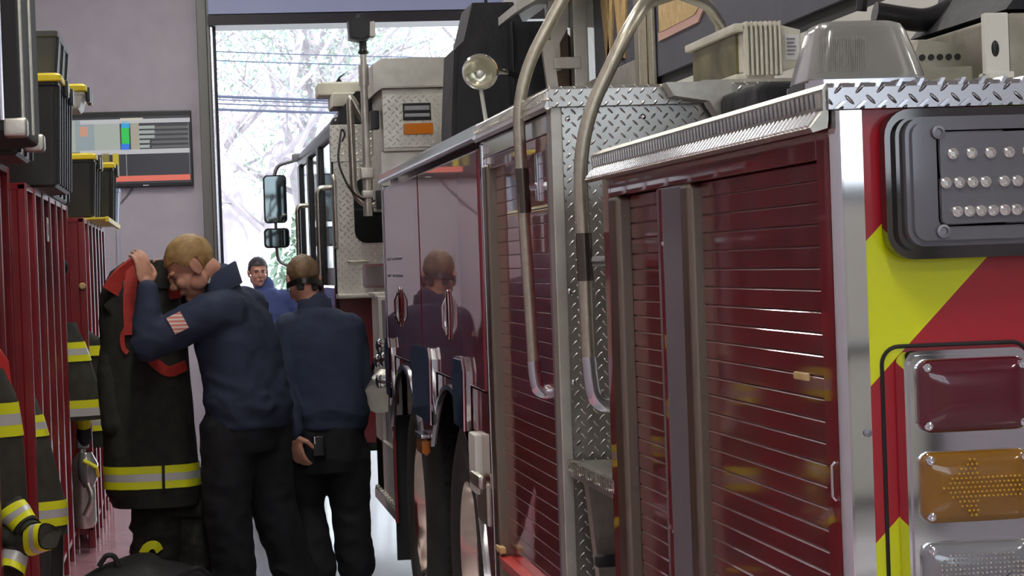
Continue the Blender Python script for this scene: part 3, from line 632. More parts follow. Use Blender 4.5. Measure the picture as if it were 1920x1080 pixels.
for k in range(12): part('ladder_rung', MB().tube([(1.9, 5+k*.4, 3.0), (2.55, 5+k*.4, 3.0)], .02, 10), M['alu'])
# floodlight with a finned back on the middle deck
fl = part('floodlight', MB().prism([(5.8, 2.065), (6.36, 2.065), (6.36, 2.175), (5.8, 2.175)], 0, 1.445, 1.52, .006).box(1.425, 1.53, 5.79, 6.38, 2.175, 2.197, .004).box(1.425, 1.53, 5.79, 6.38, 2.05, 2.066, .004), M['cream'], label='cream floodlight with a finned housing')
part('flood_glass', MB().box(1.438, 1.446, 5.83, 6.34, 2.07, 2.172), M['floodglass'], fl)
b = MB()
for k in range(8): b.box(1.452+k*.0125, 1.459+k*.0125, 5.772, 5.81, 2.06, 2.2, .002)
b.box(1.45, 1.55, 5.79, 6.1, 2.065, 2.19)
part('cooling_fins', b, M['cream'], fl)
part('ballast_box', MB().prism([(1.55, 2.07), (1.605, 2.085), (1.605, 2.178), (1.55, 2.192)], 1, 5.8, 6.2, .003), M['cream'], fl)
part('rating_label', MB().box(1.562, 1.6, 5.796, 5.8, 2.10, 2.165), M['paper'], fl)
b = MB()
for k in range(5): b.box(1.566, 1.585+.003*(k % 3), 5.794, 5.797, 2.112+k*.01, 2.116+k*.01)
part('label_lines', b, M['dsteel'], fl)
part('flood_mount', MB().prism([(1.33, 2.036), (1.62, 2.036), (1.62, 2.05), (1.33, 2.05)], 1, 5.76, 6.4).prism([(1.2, 2.034), (1.37, 2.034), (1.37, 1.95), (1.33, 1.95), (1.31, 1.985), (1.22, 2.0)], 1, 5.6, 5.668), M['steel'], fl)
part('recess_dark_block', MB().box(1.335, 2.6, 5.2, 5.6, 1.8, 2.0, .02), M['vinyl'])  # black block filling the dark area above the stair recess
# ------------------------------------------------------------------ gear lockers along the left wall
def make_locker(w, h, dep, lab, grp):
    L = thing('gear_locker', (0, 0, 0), lab, 'locker', grp)
    P = lambda n, mb, m='lock': mb.build(n, M[m], L)
    P('back_panel', MB().box(-dep, -dep+.01, 0, w, .05, h))
    for y in (.004, w-.016): P('side_panel', MB().box(-dep, -.03, y, y+.012, .08, h-.01))
    P('top_panel', MB().box(-dep, -.005, 0, w, h-.03, h, .004))
    P('hat_shelf', MB().box(-dep, -.04, .016, w-.016, h-.36, h-.34))
    P('base_shelf', MB().box(-dep, -.01, 0, w, .1, .13, .004))
    for y in (0, w-.04):
        P('front_post', MB().box(-.045, 0, y, y+.04, 0, h, .008))
    P('front_post', MB().box(-.075, -.05, .04, .06, .05, h-.02, .004))
    P('back_leg', MB().box(-dep, -dep+.04, 0, .04, 0, .1)); P('back_leg', MB().box(-dep, -dep+.04, w-.04, w, 0, .1))
    for y in (.18, w-.18): P('coat_hook', MB().tube(fillet([(-dep+.01, y, h-.40), (-dep+.09, y, h-.42), (-dep+.1, y, h-.38)], .03), .006, 8), 'steel')
    return L
lproto = {}
def lockers(xf, y0, n, w, h, names, grp):
    p = None
    for k in range(n):
        if p is None: p = make_locker(w, h, .46, '', grp); L = p
        else: L = copy_tree(p)
        L.location = (xf, y0+k*w, 0); L['label'] = names[k]
lockers(-.75, 8.0, 4, .55, 2.09, ['red steel gear locker at the near end, under the big black case', 'red gear locker second from the near end of the row', 'red gear locker holding the coat beside the left photo edge', 'red gear locker whose bright front corner ends the nearest bank'], 'red gear lockers, nearest bank')
lockers(-.68, 10.2, 6, .583, 2.02, ['red gear locker just past the nearest bank, striped coat bulging from it', 'red gear locker under the near ribbed black tote', 'red gear locker carrying the small white tag', 'red gear locker under the far half of the tote with a clear tub on it', 'red gear locker next to the one with the black ball', 'red gear locker by the black ball, last of the middle bank'], 'red gear lockers, middle bank')
lockers(-.585, 13.7, 6, .55, 1.95, ['red gear locker whose broad near side starts the far bank', 'red gear locker under the near yellow lidded tote of the far bank', 'red gear locker under the loose yellow lid', 'red gear locker under the far yellow lidded tote', 'red gear locker second from the front wall end', 'red gear locker at the far end by the front wall'], 'red gear lockers, far bank')
tg = [o for o in C.objects if o.name.startswith('gear_locker') and o.location.y < 11.6 < o.location.y+.58 and o.location.x < -.6][-1]
MB().box(-.678, -.673, 11.52, 11.64, 1.78, 1.90, .002).build('tag_card', M['paper'], tg)
MB().box(-.6725, -.672, 11.55, 11.61, 1.81, 1.87).build('tag_print', M['toteg'], tg)
hb = thing('ball_hook', (-.70, 13.45, 1.66), 'round black ball on a rod sticking out of the red lockers', 'hook')
MB().ball((-.715, 13.42, 1.66), .042, .042, .05, 18).build('ball', M['blackm'], hb)
MB().tube([(-.70, 13.45, 1.66), (-.70, 13.68, 1.66)], .008, 8).build('rod', M['dsteel'], hb)
kb = MB().lathe([(.02, 0), (.02, -.02), (.014, -.026), (.001, -.026)], (-.61, 13.70, 1.545), 1, 16).build('brass_stud', M['gold'], [o for o in C.objects if o.name.startswith('gear_locker') and abs(o.location.y-13.7) < .01][0])
# ------------------------------------------------------------------ totes and cases on the lockers
def tote(x0, x1, y0, y1, z0, z1, lab, body='tote', lid='yellow', ribs=5, grp='black totes on top of the lockers', name='storage_tote'):
    T = thing(name, ((x0+x1)/2, (y0+y1)/2, z0), lab, 'tote', grp)
    tp = .022
    R = lambda ins, z: [V3((x, y, z)) for x, y in rounded(x0+ins, x1-ins, y0+ins, y1-ins, .03, 4)]
    MB().loft([R(tp+.012, z0), R(tp, z0+.012), R(tp*.3, z1-.06), R(0, z1-.055), R(0, z1-.03)]).build('body', M[body], T)
    for k in range(ribs):
        y = y0+.06+(y1-y0-.12)*k/max(1, ribs-1)
        MB().prism([(x1-tp-.01, z0+.01), (x1-tp+.012, z0+.012), (x1+.006, z1-.06), (x1-.01, z1-.05)], 1, y-.02, y+.02, .005).build('rib', M['black'], T)
    if lid:
        MB().loft([R(-.012, z1-.04), R(-.016, z1-.035), R(-.016, z1-.012), R(0, z1)]).build('lid', M[lid], T)
        for k in range(2):
            y = y0+(y1-y0)*(.3+.4*k); MB().box(x1+.005, x1+.03, y-.05, y+.05, z1-.09, z1-.01, .006).build('latch', M['black'], T)
    return T
K = thing('equipment_case', (-.8, 8.4, 2.09), 'huge black upright case with bright metal edges at the left photo edge', 'case')
MB().box(-1.15, -.54, 7.95, 9.0, 2.10, 2.85, .02).build('case_body', M['blackm'], K)
for x in (-.64, -.60): MB().box(x-.008, x+.008, 7.942, 7.955, 2.14, 2.85, .003).build('edge_trim', M['polish'], K)
for y in (8.0, 8.5): MB().box(-.545, -.53, y, y+.02, 2.12, 2.84, .004).build('edge_trim', M['steel'], K)
for y in (7.95, 8.9): MB().box(-.6, -.52, y-.006, y+.1, 2.085, 2.15, .012).build('corner_cap', M['steel'], K)
K2 = tote(-1.1, -.60, 9.25, 9.95, 2.62, 3.1, 'black tote behind the huge case, only its chrome clasp end showing', lid=None, ribs=3)
MB().box(-.605, -.58, 9.22, 9.3, 2.63, 2.68, .01).build('clasp', M['chrome'], K2)
K3 = tote(-1.1, -.62, 9.2, 10.0, 2.09, 2.61, 'plain black tote stacked under another behind the huge case', lid=None, ribs=3)
tote(-1.12, -.555, 10.75, 11.95, 2.02, 2.545, 'big ribbed black tote with a yellow lid, nearest of the yellow lidded ones', ribs=6)
tote(-1.1, -.56, 10.95, 11.9, 2.55, 2.79, 'charcoal tote stacked on the nearest yellow lid', 'toteg', None, 3)
F_ = tote(-1.1, -.64, 12.1, 13.4, 2.02, 2.49, 'black tote hidden behind the nearest ribbed one, under a small clear tub', lid=None, ribs=4)
tote(-.85, -.505, 12.3, 12.8, 2.49, 2.62, 'small clear tub with a yellow lid high behind the ribbed tote', 'white', 'yellow', 0, 'tubs on top of the lockers', 'clear_tub')
tote(-1.05, -.545, 14.5, 15.35, 1.965, 2.37, 'black tote with a yellow lid standing at the near end of the far bank', ribs=3)
tote(-1.05, -.475, 15.95, 16.5, 1.965, 2.38, 'black tote with a yellow lid farther along, beside the television', ribs=2)
tote(-.8, -.45, 16.52, 16.95, 1.95, 2.25, 'clear blue plastic tub at the far end of the lockers', 'tub_blue', None, 0, 'tubs on top of the lockers', 'clear_tub')
ld = thing('loose_lid', (-.7, 15.4, 1.95), 'loose yellow tote lid lying flat on the far lockers', 'lid')
MB().box(-.95, -.475, 14.4, 16.9, 1.951, 1.964, .004).build('lid_plate', M['yellow'], ld)
MB().box(-.49, -.465, 14.4, 16.9, 1.935, 1.968, .006).build('lid_rim', M['yellow'], ld)
# ------------------------------------------------------------------ garments
def fold(p, amp, sc, seed=0):
    return noise.noise(V3((p.x*sc, p.y*sc, p.z*sc*.35+seed)))*amp
def garment_rings(prof, n=36, amp=.012, seed=0, sc=9):
    """prof: (cx, cy, z, rx, ry)"""
    rings = []
    for cx, cy, z, rx, ry in prof:
        ring = []
        for k in range(n):
            a = 2*PI*k/n; c, s = math.cos(a), math.sin(a)
            q = (abs(c)**2.6+abs(s)**2.6)**(-1/2.6)
            p = V3((cx+rx*c*q, cy+ry*s*q, z)); d = V3((c, s, 0))
            rings_amp = amp*min(1, rx*6)
            ring.append(p+d*fold(p+d, rings_amp, sc, seed))
        rings.append(ring)
    return rings
def lerp_prof(prof, m=7):
    out = []
    for a, b in zip(prof, prof[1:]):
        for k in range(m): t_ = k/m; out.append(tuple(x+(y-x)*t_ for x, y in zip(a, b)))
    return out+[prof[-1]]
def prof_at(prof, z):
    for a, b in zip(prof, prof[1:]):
        if (a[2]-z)*(b[2]-z) <= 0:
            t_ = (z-a[2])/(b[2]-a[2]); return tuple(x+(y-x)*t_ for x, y in zip(a, b))
    return prof[-1]
def coat(name, lab, prof, stripes, m='coat', amp=.012, seed=0, parent_extra=None, cat='coat', grp=None):
    c = prof[0]; T = thing(name, (c[0], c[1], prof[-1][2]), lab, cat, grp)
    MB().loft(garment_rings(lerp_prof(prof), 40, amp, seed)).build('coat_body', M[m], T, smooth=60)
    for z0, z1, cols in stripes:
        k = len(cols)
        for i, cc in enumerate(cols):
            a, b = z1-(z1-z0)*i/k, z1-(z1-z0)*(i+1)/k
            rs = []
            for z in (a, (a+b)/2, b):
                q = list(prof_at(prof, z)); q[3] += .006; q[4] += .006; rs.append(tuple(q))
            MB().loft(garment_rings(rs, 40, amp, seed), cap=False).build('reflective_stripe', M[cc], T, smooth=60)
    return T
YSY = ('strip_y', 'strip_s', 'strip_y')
def edge(px, py, Y): p = at(px, py, Y); return p.x, p.z
def side_coat(name, lab, Y, pts, xl, stripes, m, seed, ry=.13, grp=None):
    prof = []
    for px, py in pts:
        x, z = edge(px, py, Y); prof.append(((xl+x)/2, Y, z, (x-xl)/2, ry))
    st = []
    for (px, a, b), cols in stripes: st.append((edge(px, b, Y)[1], edge(px, a, Y)[1], cols))
    return coat(name, lab, prof, st, m, .008, seed, grp=grp)
side_coat('turnout_coat', 'dark turnout coat with an orange collar at the left photo edge', 9.37, [(8, 690), (30, 740), (45, 830), (52, 940)], -1.12, [((40, 752, 815), YSY)], 'coat_grey', 1, grp='turnout coats hung in the lockers')
for Yc, lab in ((11.07, 'black turnout coat hung deep in the locker just short of the white tag'), (11.66, 'black turnout coat hung deep in the locker that carries the white tag'), (12.24, 'black turnout coat hung deep in the locker just past the white tag')):
    coat('turnout_coat', lab, [(-.9, Yc, 1.5, .08, .08), (-.9, Yc, 1.42, .17, .16), (-.9, Yc, 1.0, .19, .17), (-.9, Yc, .62, .2, .175)], [(.72, .82, YSY), (1.1, 1.17, YSY)], 'coat', .012, Yc, grp='turnout coats hung in the lockers')
x_, z_ = edge(10, 690, 9.37)
q = C.objects['turnout_coat']
MB().loft(garment_rings([(-1.0, 9.37, z_-.07, .29, .06), (-.97, 9.37, z_+.03, .25, .055), (-.96, 9.37, z_+.09, .2, .05)], 30, .004)).build('collar', M['redplastic'], q)
side_coat('turnout_coat', 'charcoal turnout coat with wide hem stripes bulging out between two red posts', 10.5, [(62, 735), (80, 780), (105, 870), (124, 945), (126, 1000)], -1.1, [((80, 776, 816), YSY), ((120, 935, 982), YSY)], 'coat_grey', 2, grp='turnout coats hung in the lockers')
side_coat('turnout_coat', 'charcoal turnout coat hanging out past the end of the middle bank', 13.45, [(143, 605), (160, 650), (184, 720), (190, 760), (190, 785)], -1.05, [((160, 640, 676), YSY), ((188, 747, 777), ('strip_y', 'strip_s'))], 'coat_grey', 3, grp='turnout coats hung in the lockers')
# trousers bunched in the near locker: two legs with striped cuffs
def crumple(mb, amp=.022):
    for v in mb.bm.verts:
        p = v.co*9; v.co += V3((noise.noise(p), noise.noise(p+V3((9, 0, 0))), noise.noise(p+V3((0, 9, 0)))))*amp
    return mb
def leg_tube(T, pts, r, seed, bands, m):
    pts = [V3(p) for p in pts]; dn_ = []
    for p, q in zip(pts, pts[1:]): dn_ += [p.lerp(q, k/6) for k in range(6)]
    dn_.append(pts[-1]); e_ = (pts[-1]-pts[-2]).normalized()
    crumple(MB().tube(dn_+[pts[-1]-e_*.03], [r]*len(dn_)+[r*.72], 20)).build('trouser_leg', M[m], T, smooth=60)
    for (a, b, cc) in bands:
        p0, p1 = pts[-2].lerp(pts[-1], a), pts[-2].lerp(pts[-1], b)
        crumple(MB().tube([p0.lerp(p1, k/4) for k in range(5)], r+.004, 20, False)).build('reflective_stripe', M[cc], T, smooth=60)
TT = thing('turnout_trousers', at(40, 1000, 9.3), 'lime striped turnout trousers bunched low in the near locker', 'trousers')
a_, b_, c_ = at(5, 960, 9.3), at(30, 960, 9.25), at(55, 1010, 9.2)
leg_tube(TT, [at(0, 930, 9.35), at(22, 945, 9.3), at(58, 1000, 9.22)], .055, 1, [(.1, .3, 'strip_y'), (.3, .5, 'strip_s'), (.5, .75, 'strip_y')], 'coat_grey')
leg_tube(TT, [at(0, 1000, 9.3), at(40, 1020, 9.25), at(92, 1008, 9.15)], .05, 2, [(.35, .55, 'strip_y'), (.55, .75, 'strip_s'), (.75, .97, 'strip_y')], 'coat_grey')
leg_tube(TT, [at(40, 985, 9.3), at(35, 1030, 9.25), at(18, 1075, 9.2)], .05, 3, [(.2, .6, 'strip_s'), (.6, .95, 'strip_y')], 'coat_grey')
# rubber boots standing at the foot of the lockers
def boot(name, x, y, z, lab, h=.36, turn=0, grp='rubber boots under the gear'):
    B = thing(name, (x, y, z), lab, 'boot', grp)
    pr = [(x, y, z+.03, .05, .055), (x, y, z+.1, .052, .056), (x, y, z+.2, .058, .06), (x, y, z+h, .066, .068)]
    MB().loft(garment_rings(lerp_prof(pr, 4), 24, .004, 3)).build('shaft', M['rubber'], B)
    MB().ball((x+.08, y, z+.055), .11, .052, .05, 18).build('foot', M['rubber'], B)
    MB().box(x-.055, x+.19, y-.05, y+.05, z, z+.025, .012).build('sole', M['yellow'], B)
    return B
boot('rubber_boot', -.70, 10.3, .131, 'black rubber boot standing at the front of the near lockers, below the wide hem stripes')
boot('rubber_boot', -.66, 10.62, .131, 'black rubber boot just beyond another under the wide hem stripes')
# breathing mask and cylinder in the last locker of the middle bank
sc_ = thing('air_cylinder', (-.56, 14.55, .14), 'grey air cylinder with valve propped low against the far lockers', 'air cylinder')
p0, p1 = at(160, 1000, 13.6), at(168, 905, 13.6)
MB().lathe([(.001, 0), (.05, .01), (.07, .05), (.07, .38), (.04, .43), (.02, .45), (.02, .48), (.001, .48)], (-.64, 13.52, .131), 2, 24).build('bottle', M['alu'], sc_)
MB().box(-.67, -.60, 13.49, 13.55, .60, .66, .012).build('valve', M['dsteel'], sc_)
ms = thing('face_mask', (-.62, 13.4, .75), 'grey breathing face mask with hose hanging at the end of the middle lockers', 'mask')
c_ = at(165, 880, 13.4)
MB().loft(garment_rings([(c_.x, c_.y, c_.z-.10, .03, .05), (c_.x, c_.y, c_.z-.05, .055, .08), (c_.x, c_.y, c_.z+.03, .06, .09), (c_.x-.01, c_.y, c_.z+.1, .035, .06)], 24, .002)).build('visor', M['lensc'], ms)
MB().tube(fillet([(c_.x, c_.y-.05, c_.z-.08), (c_.x+.03, c_.y-.08, c_.z-.16), (c_.x-.02, c_.y-.06, c_.z-.26)], .05), .02, 12).build('hose', M['alu'], ms)
MB().tube([(c_.x-.02, c_.y-.09, c_.z+.06), (c_.x+.05, c_.y-.1, c_.z+.02), (c_.x+.055, c_.y-.02, c_.z-.04)], .012, 8).build('strap', M['strip_y'], ms)
gl = thing('work_glove', at(160, 840, 13.5), 'pair of black gloves with lime cuffs clipped above the face mask', 'gloves')
c_ = at(158, 815, 13.5)
MB().ball((c_.x, c_.y, c_.z), .045, .04, .07, 14).build('glove_hand', M['blackm'], gl)
MB().lathe([(.035, 0), (.045, .05), (.045, .09), (.03, .09)], (c_.x, c_.y, c_.z+.03), 2, 16).build('glove_cuff', M['strip_y'], gl)
c_ = at(182, 650, 13.98)
dr = coat('turnout_coat', 'turnout coat with a lime cuff at the row end, half behind the held coat', [(c_.x-.14, 13.98, c_.z+.12, .06, .1), (c_.x-.1, 13.98, c_.z+.04, .14, .12), (c_.x-.09, 13.98, c_.z-.25, .15, .12), (c_.x-.09, 13.98, c_.z-.6, .15, .12)], [(c_.z-.05, c_.z+.01, ('strip_y',)), (c_.z-.5, c_.z-.4, YSY)], 'coat', .008, 6, grp='turnout coats hung in the lockers')
# ------------------------------------------------------------------ television on the front wall
TV = thing('television', (-.48, WF, 2.7), 'wide black television hung on the lilac wall left of the door, showing a schedule', 'television')
YT = WF-.075
def tvq(px0, py0, px1, py1, m, d, nm='screen_block'):
    a, b = at(px0, py0, YT), at(px1, py1, YT)
    MB().box(a.x, b.x, YT-.001-d, YT-d+.004, b.z, a.z).build(nm, m, TV)
def em(n_, c, s_=.8): return mat(n_, (.02, .02, .02), .4, emit=c, estr=s_)
MB().box(-1.1, .092, YT, WF-.005, 2.365, 3.035, .012).build('casing', M['black'], TV)
MB().box(-1.08, .072, YT-.004, YT+.002, 2.40, 2.985).build('screen', mat('screen_dark', (.01, .01, .012), .2, emit=(.02, .02, .026), estr=1), TV)
g1 = em('screen_pale_green', (.38, .42, .37)); tvq(90, 227, 226, 284, g1, .006)
tvq(140, 227, 178, 284, em('screen_blue_grey', (.28, .34, .36)), .009)
tvq(227, 227, 243, 240, em('screen_cyan', (.02, .36, .72)), .01); tvq(227, 240, 243, 270, em('screen_green', (.02, .55, .08)), .01); tvq(227, 270, 243, 282, em('screen_blue', (.02, .18, .75)), .01)
tvq(244, 229, 262, 283, em('screen_tan', (.38, .35, .28)), .008)
lt = em('screen_list', (.36, .4, .38))
for k in range(5): tvq(260, 236+k*9, 290-(9 if k > 2 else 0), 241+k*9, lt, .008, 'screen_row')
lb = em('screen_bar', (.12, .12, .12))
for k in range(5): tvq(284, 237+k*9, 354, 240+k*9, lb, .007, 'screen_row')
wh = em('screen_line', (.5, .5, .52)); tvq(150, 283, 356, 286, wh, .01, 'screen_line'); tvq(236, 284, 238.5, 331, wh, .01, 'screen_line'); tvq(353, 228, 356, 331, em('screen_edge', (.25, .25, .26)), .01, 'screen_line'); tvq(150, 226, 356, 228.5, wh, .01, 'screen_line')
tvq(225, 222, 268, 226, em('screen_head', (.6, .58, .45)), .01); tvq(316, 222, 355, 226, wh, .01)
ye = em('screen_yellow', (.5, .38, .02)); tvq(211, 288, 224, 330, ye, .01); tvq(190, 288, 206, 330, em('screen_olive', (.2, .16, .03)), .01)
tvq(205, 331, 357, 337, em('screen_red', (.75, .16, .11)), .011)
tvq(150, 238, 165, 256, em('screen_orange', (.6, .3, .2)), .012)
MB().box(-.35, -.3, YT-.004, YT, 2.378, 2.386).build('standby_light', M['paper'], TV)
cb = MB().tube([at(250, 352, WF-.01), at(236, 370, WF-.01), at(212, 395, WF-.012), at(180, 425, WF-.012)], .008, 8).build('power_cord', M['dsteel'], TV)
cn = MB().box(-.598, -.57, WF-.03, WF, 0, 2.0, .004).build('wall_conduit', mat('white_conduit', (.5, .5, .58), .5), None); tag(cn, 'pale conduit running up the front wall beside the far locker', 'conduit')
# ------------------------------------------------------------------ bag on the floor
Yb = 10.75
bg = thing('duffel_bag', (-.25, Yb, 0), 'black nylon duffel bag lying on the floor in front of the bowed man', 'bag')
rings = []
for k in range(15):
    u = k/14; x = -.62+.72*u; e = math.sin(PI*min(1, max(0, u)))**.35 if 0 < u < 1 else .25
    hh = .36*(.8+.1*u if u < .6 else .8)*max(.3, e)
    rings.append([V3((x, Yb+.2*max(.35, e)*math.cos(a), max(0.002, hh/2+hh/2*math.sin(a)+noise.noise(V3((x*7, a*1.2, 0)))*.02*e))) for a in [2*PI*j/24 for j in range(24)]])
MB().loft(rings).build('bag_body', M['bag'], bg, smooth=60)
MB().tube(fillet([at(185, 1062, Yb-.1), at(200, 1040, Yb-.1), at(215, 1042, Yb-.1), at(222, 1062, Yb-.1)], .05), .012, 8).build('handle', M['bag'], bg)
MB().tube(fillet([(-.1, Yb-.16, .2), (.0, Yb-.2, .26), (.06, Yb-.12, .2)], .05), .012, 8).build('handle', M['bag'], bg)
# ------------------------------------------------------------------ people
def bake(mb, name, m, parent, voxel, smooth=4, wrinkle=None, fac=.5):
    me = bpy.data.meshes.new('tmp'); mb.bm.to_mesh(me); mb.bm.free()
    o = bpy.data.objects.new('tmp', me); C.objects.link(o)
    r = o.modifiers.new('r', 'REMESH'); r.mode = 'VOXEL'; r.voxel_size = voxel; r.adaptivity = 0
    s = o.modifiers.new('s', 'SMOOTH'); s.factor = fac; s.iterations = smooth
    dg = bpy.context.evaluated_depsgraph_get(); dg.update()
    me2 = bpy.data.meshes.new_from_object(o.evaluated_get(dg)); bpy.data.objects.remove(o); bpy.data.meshes.remove(me)
    me2.name = name; off = parent.location
    if wrinkle:
        ns = [v.normal.copy() for v in me2.vertices]
        for v, nn in zip(me2.vertices, ns): v.co += nn*wrinkle(v.co)
    for v in me2.vertices: v.co -= off
    me2.materials.clear(); me2.materials.append(m); me2.shade_smooth()
    ob = bpy.data.objects.new(name, me2); C.objects.link(ob); ob.parent = parent
    return ob
def limb(mb, pts, rs, n=18):
    pts = [V3(p) for p in pts]
    dense, dr = [], []
    for i in range(len(pts)-1):
        for k in range(5): t_ = k/5; dense.append(pts[i].lerp(pts[i+1], t_)); dr.append(rs[i]+(rs[i+1]-rs[i])*t_)
    dense.append(pts[-1]); dr.append(rs[-1])
    mb.tube(dense, dr, n)
    for p, r in zip(pts, rs): mb.ball(p, r*.995, n=14)
def torso(mb, secs, n=28):          # (centre, side axis, half width, front axis, half depth)
    rings = []
    for c, sd, w, fr_, d in secs:
        c, sd, fr_ = V3(c), V3(sd).normalized(), V3(fr_).normalized()
        rings.append([c+sd*(w*math.copysign(abs(math.cos(a))**.8, math.cos(a)))+fr_*(d*math.copysign(abs(math.sin(a))**.85, math.sin(a))) for a in [2*PI*k/n for k in range(n)]])
    mb.loft(rings)
def frame_of(f, up=(0, 0, 1)):
    f = V3(f).normalized(); r = f.cross(V3(up)).normalized(); u = r.cross(f)
    return Matrix((r, f, u)).transposed()
def hand(mb, wrist, d, pn, thumb, curl=.5, sc=1.0, spread=.0):
    """d fingers' direction, pn palm normal (fingers curl towards it), thumb side"""
    d, pn = V3(d).normalized(), V3(pn).normalized(); sd = V3(thumb); sd = (sd-d*sd.dot(d)); sd = (sd-pn*sd.dot(pn)).normalized()
    w = V3(wrist); Rm = Matrix((sd, d, pn)).transposed()
    mb.ball(w+d*.05*sc, .041*sc, .055*sc, .017*sc, 16, Rm)
    limb(mb, [w-d*.02, w+d*.02*sc], [.026*sc, .026*sc], 12)
    for k, (o_, L) in enumerate(((.03, .07), (.01, .08), (-.011, .074), (-.03, .058))):
        p = w+d*.092*sc+sd*o_*sc; dirv = (d+sd*spread*(o_*20)).normalized(); pts = [p-d*.02]; a = 0
        for j, l in enumerate((.42, .33, .25)):
            a += curl*(.7+.2*k*.3)*(1.0 if j else .7)
            q = pts[-1] if j else p
            if j == 0: pts.append(p)
            pts.append(pts[-1]+(dirv*math.cos(a)+pn*math.sin(a))*L*l*sc)
        limb(mb, pts, [.0098*sc, .0095*sc, .009*sc, .0082*sc, .0072*sc], 10)
    b0 = w+d*.025*sc+sd*.03*sc; b1 = b0+(d*.5+sd*.75+pn*.25).normalized()*.042*sc; b2 = b1+(d*.85+sd*.2+pn*.45*curl*2).normalized()*.03*sc; b3 = b2+(d*.9+pn*.6*curl*2).normalized()*.024*sc
    limb(mb, [b0, b1, b2, b3], [.015*sc, .0115*sc, .0102*sc, .0085*sc], 10)
def head(mb, c, R, k=1.0):
    def e(p, r, n=18): mb.ball(V3(c)+R@(V3(p)*k), r[0]*k, r[1]*k, r[2]*k, n, R)
    e((0, -.012, .035), (.076, .096, .086), 26); e((0, .035, -.03), (.058, .058, .084), 22); e((0, .04, -.078), (.046, .046, .04))
    e((0, .074, -.1), (.022, .02, .019)); e((0, .102, -.026), (.0135, .019, .016)); e((0, .092, .0), (.009, .014, .026))
    e((0, .078, .02), (.05, .018, .012)); e((0, .088, -.063), (.027, .012, .011)); e((0, -.05, -.05), (.052, .05, .06))
    for s in (-1, 1):
        e((s*.036, .066, -.032), (.022, .024, .025)); e((s*.05, .01, -.06), (.02, .04, .035))
        e((s*.078, -.012, -.008), (.008, .023, .033)); e((s*.082, -.022, .0), (.007, .012, .026)); e((s*.077, -.008, -.032), (.008, .01, .011))
        e((s*.0105, .1, -.033), (.008, .011, .008))
def head_bits(T, c, R, k, hairmat, line_front=.052, line_back=-.075, side=.0):
    for s in (-1, 1):
        MB().ball(V3(c)+R@(V3((s*.031, .083, .002))*k), .009*k, .007*k, .005*k, 12, R).build('eye', M['eye'], T)
        MB().ball(V3(c)+R@(V3((s*.031, .096, .018))*k), .019*k, .006*k, .0045*k, 10, R).build('eyebrow', M[hairmat], T)
    MB().ball(V3(c)+R@(V3((0, .099, -.066))*k), .022*k, .006*k, .007*k, 12, R).build('lips', M['lip'], T)
    b = bmesh.new(); bmesh.ops.create_uvsphere(b, u_segments=64, v_segments=40, radius=1)
    kill = []
    for v in b.verts:
        p = V3((v.co.x*.0805, v.co.y*.1-.012, v.co.z*.092+.035))
        if p.y < -.03 and p.z < 0: p.x *= 1-.25*min(1, -p.z/.08); p.y = -.03+(p.y+.03)*1.0
        f_ = p.y
        if f_ < -.035: h = line_back
        elif f_ < .02: h = line_back+(side-line_back)*min(1, (f_+.035)/.03)
        else: h = side+(line_front-side)*min(1, (f_-.02)/.03)
        if abs(p.x) > .05 and -.034 < f_ < .012: h = max(h, .012)
        h += noise.noise(p*60)*.006
        if p.z < h: kill.append(v)
        p += p.normalized()*(noise.noise(V3((p.x*70, p.y*25, p.z*70)))*.0035+.001)
        v.co = V3(c)+R@(p*k)
    bmesh.ops.delete(b, geom=kill, context='VERTS')
    be = [e for e in b.edges if e.is_boundary]
    ex = bmesh.ops.extrude_edge_only(b, edges=be)
    for v in [g for g in ex['geom'] if isinstance(g, bmesh.types.BMVert)]:
        v.co = v.co.lerp(V3(c)+R@(V3((0, -.012, .02))*k), .1)
    mb = MB(); me = bpy.data.meshes.new('t'); b.to_mesh(me); b.free(); mb.bm.from_mesh(me); bpy.data.meshes.remove(me)
    return mb.build('hair', M[hairmat], T, smooth=80)
def sleeve_patch(T, p0, p1, r, t0, t1, facing, half_deg=24, m='patch', nm='sleeve_patch'):
    p0, p1 = V3(p0), V3(p1); d = (p1-p0).normalized(); f_ = V3(facing); f_ = (f_-d*f_.dot(d)).normalized(); w = d.cross(f_)
    rings = []
    for t_ in (t0, t1):
        c = p0.lerp(p1, t_)
        rings.append([c+(f_*math.cos(a)+w*math.sin(a))*(r+dr) for a, dr in [(math.radians(-half_deg+2*half_deg*k/6), .004) for k in range(7)]+[(math.radians(half_deg-2*half_deg*k/6), -.01) for k in range(7)]])
    return MB().loft(rings).build(nm, M[m], T)
def cloth_wr(amp, seed, waist=None):
    def w(p):
        a = noise.noise(V3((p.x*7+p.z*5, p.y*7-p.z*4, p.z*9+seed)))
        b = noise.noise(V3((p.x*16-p.z*9, p.y*16, p.z*22+seed*2)))
        v = (1-abs(a)*2)*.6+b*.4
        k = amp*(1+(1.4*math.exp(-((p.z-waist)/.1)**2) if waist else 0))
        return v*k
    return w
UP = V3((0, 0, 1))
